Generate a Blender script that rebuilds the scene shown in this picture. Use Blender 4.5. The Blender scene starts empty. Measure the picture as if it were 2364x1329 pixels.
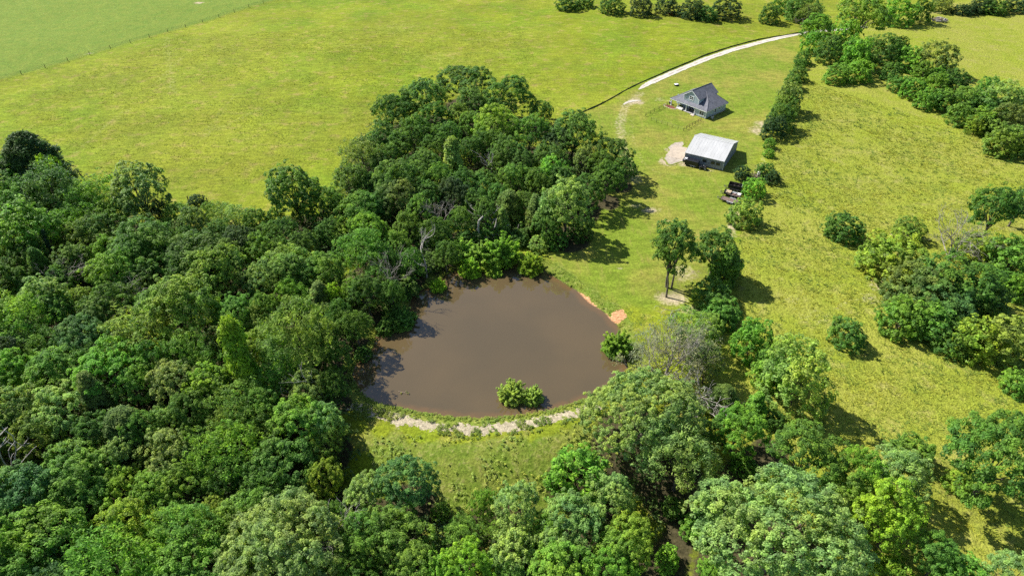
import bpy, bmesh, math, random
import numpy as np
from mathutils import Vector

# ------------------------------------------------------------------ camera, sky, sun, exposure
CZ = 100.0                      # drone height above the pasture, metres
PITCH = math.radians(37.5)      # looking down from the horizontal
SUN_EL = math.radians(45.0)
SHADOW_AZ = math.radians(-33.5) # direction in which shadows fall on the ground (x right, y away)

sc = bpy.context.scene
C = sc.collection
cam_d = bpy.data.cameras.new('camera')
cam_d.sensor_width = 36.0
cam_d.lens = 24.0
cam_d.clip_start = 1.0
cam_d.clip_end = 6000.0
cam = bpy.data.objects.new('camera', cam_d)
C.objects.link(cam)
cam.location = (0, 0, CZ)
cam.rotation_euler = (math.pi / 2 - PITCH, 0, 0)
sc.camera = cam

world = bpy.data.worlds.new('World')
sc.world = world
world.use_nodes = True
wn = world.node_tree.nodes
bg = wn['Background']
sky = wn.new('ShaderNodeTexSky')
sky.sky_type = 'NISHITA'
sky.sun_disc = False
sky.sun_elevation = SUN_EL
sun_dir = Vector((-math.cos(SHADOW_AZ) * math.cos(SUN_EL), -math.sin(SHADOW_AZ) * math.cos(SUN_EL), math.sin(SUN_EL)))
sky.sun_rotation = math.atan2(sun_dir.x, sun_dir.y)
sky.air_density = 1.0
sky.dust_density = 0.6
world.node_tree.links.new(sky.outputs[0], bg.inputs[0])
bg.inputs[1].default_value = 0.078

sun_d = bpy.data.lights.new('sun', 'SUN')
sun_d.energy = 4.9
sun_d.angle = math.radians(0.5)
sun_d.color = (1.0, 0.95, 0.86)
sun = bpy.data.objects.new('sun', sun_d)
C.objects.link(sun)
sun.location = sun_dir * 300
sun.rotation_euler = (-sun_dir).to_track_quat('-Z', 'Y').to_euler()

vs = sc.view_settings
vs.view_transform = 'Standard'
vs.look = 'None'
vs.gamma = 1.0
vs.use_curve_mapping = False
vs.exposure = 1.05
sc.cycles.use_denoising = False
sc.cycles.max_bounces = 6
sc.cycles.diffuse_bounces = 3
sc.cycles.glossy_bounces = 2
sc.cycles.transmission_bounces = 3
sc.cycles.transparent_max_bounces = 6
sc.cycles.use_adaptive_sampling = True
sc.cycles.adaptive_threshold = 0.02

# ------------------------------------------------------------------ helpers
PW, PH, PF = 2364.0, 1329.0, 1576.0
ST, CT = math.sin(PITCH), math.cos(PITCH)

def ray(u, v):
    x, y = u - PW / 2, PH / 2 - v
    return x, PF * CT + y * ST, -PF * ST + y * CT

def at(u, v, z=0.0):
    """world point at height z that the photograph shows at pixel (u, v)"""
    dx, dy, dz = ray(u, v)
    k = (z - CZ) / dz
    return np.array((dx * k, dy * k, z))

def smooth(a, b, x):
    t = np.clip((x - a) / (b - a), 0, 1)
    return t * t * (3 - 2 * t)

def link(o, parent=None):
    C.objects.link(o)
    if parent is not None:
        o.parent = parent
    return o

def mesh_np(name, V, Fq, mat=None, attrs=None, smooth_shade=False):
    """mesh from numpy arrays; Fq is (n,3) or (n,4), or a list of such arrays"""
    me = bpy.data.meshes.new(name)
    Fl = Fq if isinstance(Fq, list) else [Fq]
    Fl = [np.asarray(f, np.int32) for f in Fl if len(f)]
    nl = sum(f.size for f in Fl)
    nf = sum(len(f) for f in Fl)
    me.vertices.add(len(V))
    me.vertices.foreach_set('co', np.asarray(V, np.float32).ravel())
    me.loops.add(nl)
    me.loops.foreach_set('vertex_index', np.concatenate([f.ravel() for f in Fl]))
    me.polygons.add(nf)
    tot = np.concatenate([np.full(len(f), f.shape[1], np.int32) for f in Fl])
    st = np.concatenate([[0], np.cumsum(tot)[:-1]]).astype(np.int32)
    me.polygons.foreach_set('loop_start', st)
    me.polygons.foreach_set('loop_total', tot)
    if smooth_shade:
        me.polygons.foreach_set('use_smooth', np.ones(nf, bool))
    for k, a in (attrs or {}).items():
        at_ = me.attributes.new(k, 'FLOAT', 'POINT')
        at_.data.foreach_set('value', np.asarray(a, np.float32))
    me.update(calc_edges=True)
    if mat:
        me.materials.append(mat)
    return me

def obj(name, me, parent=None, loc=None, rotz=0.0):
    o = bpy.data.objects.new(name, me)
    if loc is not None:
        o.location = loc
    o.rotation_euler = (0, 0, rotz)
    return link(o, parent)

def tag(o, label=None, cat=None, group=None, kind=None):
    for k, v in (('label', label), ('category', cat), ('group', group), ('kind', kind)):
        if v:
            o[k] = v
    return o

def thing(name, label, cat, loc=(0, 0, 0), rotz=0.0, group=None):
    o = bpy.data.objects.new(name, None)
    o.empty_display_size = 0.5
    o.location = loc
    o.rotation_euler = (0, 0, rotz)
    link(o)
    return tag(o, label, cat, group)

class MB:
    """collects boxes, prisms, tubes into one mesh"""
    def __init__(self):
        self.v, self.f = [], []
    def add(self, vs_, fs_):
        n = len(self.v)
        self.v += [tuple(map(float, p)) for p in vs_]
        self.f += [tuple(i + n for i in f) for f in fs_]
        return self
    def box(self, x0, x1, y0, y1, z0, z1):
        return self.add([(x0, y0, z0), (x1, y0, z0), (x1, y1, z0), (x0, y1, z0), (x0, y0, z1), (x1, y0, z1), (x1, y1, z1), (x0, y1, z1)],
                        [(0, 3, 2, 1), (4, 5, 6, 7), (0, 1, 5, 4), (1, 2, 6, 5), (2, 3, 7, 6), (3, 0, 4, 7)])
    def slab(self, poly, th):
        """a flat polygon thickened downwards along its normal"""
        P = [Vector(p) for p in poly]
        nrm = (P[1] - P[0]).cross(P[2] - P[0]).normalized()
        if nrm.z < 0:
            P.reverse()
            nrm = -nrm
        n = len(P)
        Q = [p - nrm * th for p in P]
        fs_ = [tuple(range(n)), tuple(range(2 * n - 1, n - 1, -1))]
        for i in range(n):
            j = (i + 1) % n
            fs_.append((i, n + i, n + j, j))
        return self.add([p[:] for p in P] + [q[:] for q in Q], fs_)
    def tube(self, pts, radii, sides=6, cap=True):
        V, F_ = tube_np(pts, radii, sides)
        fs_ = [tuple(f) for f in F_]
        if cap:
            fs_.append(tuple(range(sides - 1, -1, -1)))
            m = (len(pts) - 1) * sides
            fs_.append(tuple(range(m, m + sides)))
        return self.add(V, fs_)
    def cyl(self, p, axis, r, h, sides=14):
        a = Vector(axis).normalized()
        p = Vector(p)
        return self.tube([p - a * h / 2, p + a * h / 2], [r, r], sides)
    def mesh(self, name, mat, bevel=0.0):
        me = bpy.data.meshes.new(name)
        me.from_pydata(self.v, [], self.f)
        me.update()
        if bevel:
            bm = bmesh.new()
            bm.from_mesh(me)
            bmesh.ops.bevel(bm, geom=list(bm.edges), offset=bevel, segments=1, affect='EDGES', clamp_overlap=True)
            bm.to_mesh(me)
            bm.free()
        me.materials.append(mat)
        return me
    def obj(self, name, mat, parent=None, bevel=0.0, loc=None, rotz=0.0):
        return obj(name, self.mesh(name, mat, bevel), parent, loc, rotz)

def tube_np(pts, radii, sides=6):
    P = np.array([tuple(p) for p in pts], float)
    n = len(P)
    T = np.gradient(P, axis=0)
    T /= np.linalg.norm(T, axis=1)[:, None] + 1e-9
    ref = np.array((0.31, 0.94, 0.12)) if abs(T[0, 2]) > 0.5 else np.array((0, 0, 1.0))
    A = np.cross(T, ref)
    A /= np.linalg.norm(A, axis=1)[:, None] + 1e-9
    B = np.cross(T, A)
    th = np.arange(sides) * 2 * math.pi / sides
    R = np.asarray(radii, float)[:, None, None]
    V = P[:, None, :] + R * (np.cos(th)[None, :, None] * A[:, None, :] + np.sin(th)[None, :, None] * B[:, None, :])
    i = np.arange(n - 1)[:, None] * sides
    j = np.arange(sides)[None, :]
    jn = (j + 1) % sides
    F_ = np.stack([i + j, i + jn, i + sides + jn, i + sides + j], -1).reshape(-1, 4)
    return V.reshape(-1, 3), F_

def merge(parts):
    """list of (V, F) -> one"""
    Vs, Fs, n = [], [], 0
    for V, F_ in parts:
        Vs.append(V)
        Fs.append(F_ + n)
        n += len(V)
    return np.concatenate(Vs), np.concatenate(Fs)

# ------------------------------------------------------------------ materials
class NT:
    def __init__(self, name):
        self.m = bpy.data.materials.new(name)
        self.m.use_nodes = True
        self.t = self.m.node_tree
        self.b = self.t.nodes['Principled BSDF']
        self.out = self.t.nodes['Material Output']
    def n(self, kind, **kw):
        nd = self.t.nodes.new(kind)
        for k, v in kw.items():
            setattr(nd, k, v)
        return nd
    def l(self, a, b):
        self.t.links.new(a, b)
    def coord(self):
        if not hasattr(self, '_c'):
            self._c = self.n('ShaderNodeNewGeometry').outputs['Position']
        return self._c
    def ocoord(self):
        return self.n('ShaderNodeTexCoord').outputs['Object']
    def noise(self, scale, detail=3.0, rough=0.55, co=None, stretch=None, seed=0.0):
        nd = self.n('ShaderNodeTexNoise')
        nd.inputs['Scale'].default_value = scale
        nd.inputs['Detail'].default_value = detail
        nd.inputs['Roughness'].default_value = rough
        c_ = co or self.coord()
        if stretch or seed:
            mp = self.n('ShaderNodeMapping')
            mp.inputs['Scale'].default_value = (stretch or (1, 1, 1))[:3]
            mp.inputs['Location'].default_value = (seed, seed * 1.7, 0)
            if stretch and len(stretch) > 3:
                mp.inputs['Rotation'].default_value = (0, 0, stretch[3])
            self.l(c_, mp.inputs[0])
            c_ = mp.outputs[0]
        self.l(c_, nd.inputs['Vector'])
        return nd.outputs['Fac']
    def attr(self, name):
        nd = self.n('ShaderNodeAttribute')
        nd.attribute_name = name
        return nd.outputs['Fac']
    def math(self, op, a, b=None, clamp=False):
        nd = self.n('ShaderNodeMath', operation=op)
        nd.use_clamp = clamp
        for i, x in enumerate((a, b)):
            if x is None:
                continue
            if isinstance(x, (int, float)):
                nd.inputs[i].default_value = x
            else:
                self.l(x, nd.inputs[i])
        return nd.outputs[0]
    def ramp(self, fac, lo, hi, a=0.0, b=1.0):
        nd = self.n('ShaderNodeMapRange')
        nd.interpolation_type = 'SMOOTHSTEP'
        nd.inputs['From Min'].default_value = lo
        nd.inputs['From Max'].default_value = hi
        nd.inputs['To Min'].default_value = a
        nd.inputs['To Max'].default_value = b
        self.l(fac, nd.inputs['Value'])
        return nd.outputs[0]
    def mix(self, fac, a, b, mode='MIX'):
        nd = self.n('ShaderNodeMix', data_type='RGBA', blend_type=mode)
        nd.clamp_factor = True
        for s, x in ((nd.inputs['Factor'], fac), (nd.inputs['A'], a), (nd.inputs['B'], b)):
            if isinstance(x, (int, float)):
                s.default_value = x
            elif isinstance(x, tuple):
                s.default_value = (*x[:3], 1)
            else:
                self.l(x, s)
        return nd.outputs['Result']
    def mulv(self, col, val):
        """colour times a scalar socket"""
        nd = self.n('ShaderNodeVectorMath', operation='SCALE')
        if isinstance(col, tuple):
            nd.inputs[0].default_value = col[:3]
        else:
            self.l(col, nd.inputs[0])
        if isinstance(val, (int, float)):
            nd.inputs['Scale'].default_value = val
        else:
            self.l(val, nd.inputs['Scale'])
        return nd.outputs[0]
    def bump(self, h, strength, dist):
        nd = self.n('ShaderNodeBump')
        nd.inputs['Strength'].default_value = strength
        nd.inputs['Distance'].default_value = dist
        self.l(h, nd.inputs['Height'])
        self.l(nd.outputs[0], self.b.inputs['Normal'])
        return nd
    def base(self, col):
        if isinstance(col, tuple):
            self.b.inputs['Base Color'].default_value = (*col[:3], 1)
        else:
            self.l(col, self.b.inputs['Base Color'])
    def set(self, rough=0.8, spec=0.3, metal=0.0):
        self.b.inputs['Roughness'].default_value = rough
        self.b.inputs['Specular IOR Level'].default_value = spec
        self.b.inputs['Metallic'].default_value = metal

def plain(name, col, rough=0.7, spec=0.3, metal=0.0, var=0.25, scale=1.3, bump=0.0):
    t = NT(name)
    f = t.ramp(t.noise(scale, 4), 0.3, 0.7, 1 - var, 1 + var)
    t.base(t.mulv(col, f))
    t.set(rough, spec, metal)
    if bump:
        t.bump(t.noise(scale * 6, 4), bump, 0.05)
    return t.m

M = {}
M['white'] = plain('white_paint', (0.72, 0.74, 0.76), 0.5, var=0.06)
M['siding'] = plain('grey_blue_siding', (0.36, 0.42, 0.445), 0.6, var=0.08)
M['shop_wall'] = plain('pale_steel_wall', (0.21, 0.22, 0.24), 0.5, var=0.1)
M['black'] = plain('black_paint', (0.012, 0.013, 0.018), 0.35, 0.5, var=0.3)
M['dark_metal'] = plain('dark_metal', (0.03, 0.028, 0.028), 0.55, 0.4, var=0.4)
M['rubber'] = plain('rubber', (0.015, 0.015, 0.015), 0.85, var=0.2)
M['steel'] = plain('grey_steel', (0.35, 0.36, 0.37), 0.4, 0.5, var=0.2)
M['deck'] = plain('weathered_deck', (0.15, 0.105, 0.085), 0.85, var=0.35, scale=2.5, bump=0.3)
M['tan'] = plain('tan_wood', (0.38, 0.30, 0.2), 0.8, var=0.3, scale=3)
M['pink'] = plain('faded_plastic', (0.42, 0.30, 0.28), 0.6, var=0.3, scale=3)
M['concrete'] = plain('concrete', (0.34, 0.285, 0.225), 0.85, var=0.12, scale=0.8, bump=0.1)
M['porch'] = plain('porch_concrete', (0.34, 0.32, 0.30), 0.85, var=0.1)
M['post'] = plain('weathered_post', (0.06, 0.045, 0.03), 0.9, var=0.3, scale=5)
M['wire'] = plain('fence_wire', (0.09, 0.09, 0.08), 0.6, 0.4)
M['netting'] = plain('dark_netting', (0.06, 0.075, 0.03), 0.9, var=0.4, scale=0.7)
M['mulch'] = plain('red_mulch', (0.14, 0.045, 0.035), 0.95, var=0.4, scale=6, bump=0.4)
M['stone'] = plain('pale_stone', (0.55, 0.45, 0.38), 0.85, var=0.2, scale=4)
M['cushion'] = plain('pale_cushion', (0.66, 0.62, 0.58), 0.8, var=0.1)
M['bark'] = plain('grey_bark', (0.10, 0.085, 0.065), 0.9, var=0.4, scale=3, bump=0.5)
M['deadwood'] = plain('bleached_deadwood', (0.30, 0.28, 0.255), 0.9, var=0.3, scale=3, bump=0.3)
M['twig'] = plain('grey_twig', (0.25, 0.23, 0.20), 0.9, var=0.3, scale=3)
M['log'] = plain('grey_log', (0.22, 0.17, 0.13), 0.9, var=0.4, scale=2)
M['pipe'] = plain('white_pipe', (0.75, 0.74, 0.70), 0.5, var=0.05)

def glass_mat():
    t = NT('window_glass')
    t.base((0.012, 0.018, 0.026))
    t.set(0.08, 0.6)
    return t.m
M['glass'] = glass_mat()

def shingle_mat():
    t = NT('charcoal_shingle')
    co = t.ocoord()
    big = t.ramp(t.noise(0.7, 4, co=co), 0.3, 0.7, 0.85, 1.15)
    fine = t.ramp(t.noise(5.5, 2, co=co, stretch=(1, 1, 2.5)), 0.35, 0.65, 0.72, 1.28)
    t.base(t.mulv((0.125, 0.127, 0.148), t.math('MULTIPLY', big, fine)))
    t.set(0.85, 0.25)
    t.bump(t.noise(6, 2, co=co), 0.3, 0.03)
    return t.m
M['shingle'] = shingle_mat()

def roof_metal():
    t = NT('galvalume_roof')
    co = t.ocoord()
    f = t.ramp(t.noise(0.5, 4, co=co, stretch=(1, 0.2, 1)), 0.3, 0.7, 0.9, 1.06)
    t.base(t.mulv((0.43, 0.43, 0.425), f))
    t.set(0.42, 0.5, 0.15)
    return t.m
M['roof_metal'] = roof_metal()

def leaf_mat(name, trans=0.3, gloss=0.55, soft=1.0):
    t = NT(name)
    oc = t.n('ShaderNodeObjectInfo').outputs['Color']
    lv = t.attr('lv')
    cl = t.attr('cl')
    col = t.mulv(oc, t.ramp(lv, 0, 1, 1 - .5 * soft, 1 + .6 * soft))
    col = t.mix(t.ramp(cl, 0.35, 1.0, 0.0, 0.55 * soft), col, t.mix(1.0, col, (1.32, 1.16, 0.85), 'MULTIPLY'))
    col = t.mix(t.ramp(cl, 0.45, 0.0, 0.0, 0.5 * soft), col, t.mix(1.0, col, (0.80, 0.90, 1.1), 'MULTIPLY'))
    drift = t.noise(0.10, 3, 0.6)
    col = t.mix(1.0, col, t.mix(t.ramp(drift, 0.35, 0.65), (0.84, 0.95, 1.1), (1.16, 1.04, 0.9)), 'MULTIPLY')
    t.base(col)
    t.set(gloss, 0.16)
    tr = t.n('ShaderNodeBsdfTranslucent')
    t.l(t.mix(1.0, col, (1.35, 1.4, 0.6), 'MULTIPLY'), tr.inputs[0])
    mx = t.n('ShaderNodeMixShader')
    mx.inputs[0].default_value = trans
    t.l(t.b.outputs[0], mx.inputs[1])
    t.l(tr.outputs[0], mx.inputs[2])
    t.l(mx.outputs[0], t.out.inputs['Surface'])
    return t.m
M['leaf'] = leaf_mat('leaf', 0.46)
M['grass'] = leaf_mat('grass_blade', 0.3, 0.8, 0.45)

# ------------------------------------------------------------------ terrain
WATER = -0.7
POND_PX = [(1141, 607), (1195, 610), (1250, 621), (1293, 648), (1329, 670), (1358, 699), (1394, 721), (1412, 742), (1430, 755), (1432, 785), (1440, 812), (1452, 832),
           (1446, 856), (1416, 887), (1372, 914), (1322, 932), (1268, 948), (1213, 957), (1141, 964), (1069, 964), (1015, 958), (960, 951), (925, 942), (888, 935),
           (852, 921), (826, 898), (811, 868), (815, 847), (838, 822), (862, 800), (866, 778), (884, 758), (912, 748), (938, 728), (948, 700), (952, 676), (975, 668),
           (1000, 662), (1018, 645), (1029, 634), (1062, 622), (1098, 625)]
POND = np.array([at(u, v, WATER)[:2] for u, v in POND_PX])

def poly_sd(P, x, y):
    """signed distance to a polygon, negative inside"""
    d2 = np.full(x.shape, 1e12)
    ins = np.zeros(x.shape, bool)
    n = len(P)
    for i in range(n):
        ax, ay = P[i]
        bx, by = P[(i + 1) % n]
        ex, ey = bx - ax, by - ay
        t = np.clip(((x - ax) * ex + (y - ay) * ey) / (ex * ex + ey * ey + 1e-9), 0, 1)
        d2 = np.minimum(d2, (x - ax - t * ex) ** 2 + (y - ay - t * ey) ** 2)
        c = ((ay > y) != (by > y)) & (x < ex * (y - ay) / (ey + (1e-12 if ey >= 0 else -1e-12)) + ax)
        ins ^= c
    d = np.sqrt(d2)
    return np.where(ins, -d, d)

def line_d(P, x, y):
    d2 = np.full(x.shape, 1e12)
    for (ax, ay), (bx, by) in zip(P[:-1], P[1:]):
        ex, ey = bx - ax, by - ay
        t = np.clip(((x - ax) * ex + (y - ay) * ey) / (ex * ex + ey * ey + 1e-9), 0, 1)
        d2 = np.minimum(d2, (x - ax - t * ex) ** 2 + (y - ay - t * ey) ** 2)
    return np.sqrt(d2)

CREST_PX = [(822, 938), (860, 950), (900, 961), (960, 977), (1030, 989), (1100, 992), (1180, 984), (1250, 970), (1310, 957), (1372, 944)]
CREST = np.array([at(u, v, 0)[:2] for u, v in CREST_PX])

def vnoise(x, y, s, seed):
    """cheap smooth value noise"""
    rs = np.random.RandomState(seed)
    T = rs.rand(64, 64)
    fx, fy = x / s, y / s
    ix, iy = np.floor(fx).astype(int), np.floor(fy).astype(int)
    tx, ty = fx - ix, fy - iy
    tx, ty = tx * tx * (3 - 2 * tx), ty * ty * (3 - 2 * ty)
    g = lambda i, j: T[i % 64, j % 64]
    return (g(ix, iy) * (1 - tx) + g(ix + 1, iy) * tx) * (1 - ty) + (g(ix, iy + 1) * (1 - tx) + g(ix + 1, iy + 1) * tx) * ty

def height(x, y):
    x = np.asarray(x, float)
    y = np.asarray(y, float)
    near = 1 - smooth(120, 160, np.hypot(x, y - 115))
    base = (vnoise(x, y, 38, 3) - 0.5) * 1.2 * smooth(60, 130, np.hypot(x - 5, y - 115)) + (vnoise(x, y, 9, 5) - 0.5) * 0.3
    yc = np.interp(x, np.concatenate([[-90, -55], CREST[:, 0], [40, 60]]), np.concatenate([[98, 98], CREST[:, 1], [88, 78]]))
    wx = smooth(-110, -60, x) * (1 - smooth(28, 58, x))
    base = base - 5.5 * smooth(2.5, 22, yc - y) * wx
    sd = poly_sd(POND, x, y)
    bank = WATER + np.where(sd > 0, 0.28, 0.35) * sd
    bank = np.maximum(bank, WATER - 1.5)
    w = smooth(1.0, 5.0, sd)
    return np.where(sd < 9, np.minimum(bank, base) * (1 - w) + base * w, base) * 1.0

def ground_z(x, y):
    return float(height(np.array([x]), np.array([y]))[0])

def on_ground(u, v, dz=0.0):
    z = 0.0
    for _ in range(6):
        p = at(u, v, z + dz)
        z = ground_z(p[0], p[1])
    return np.array((p[0], p[1], z))

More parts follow.
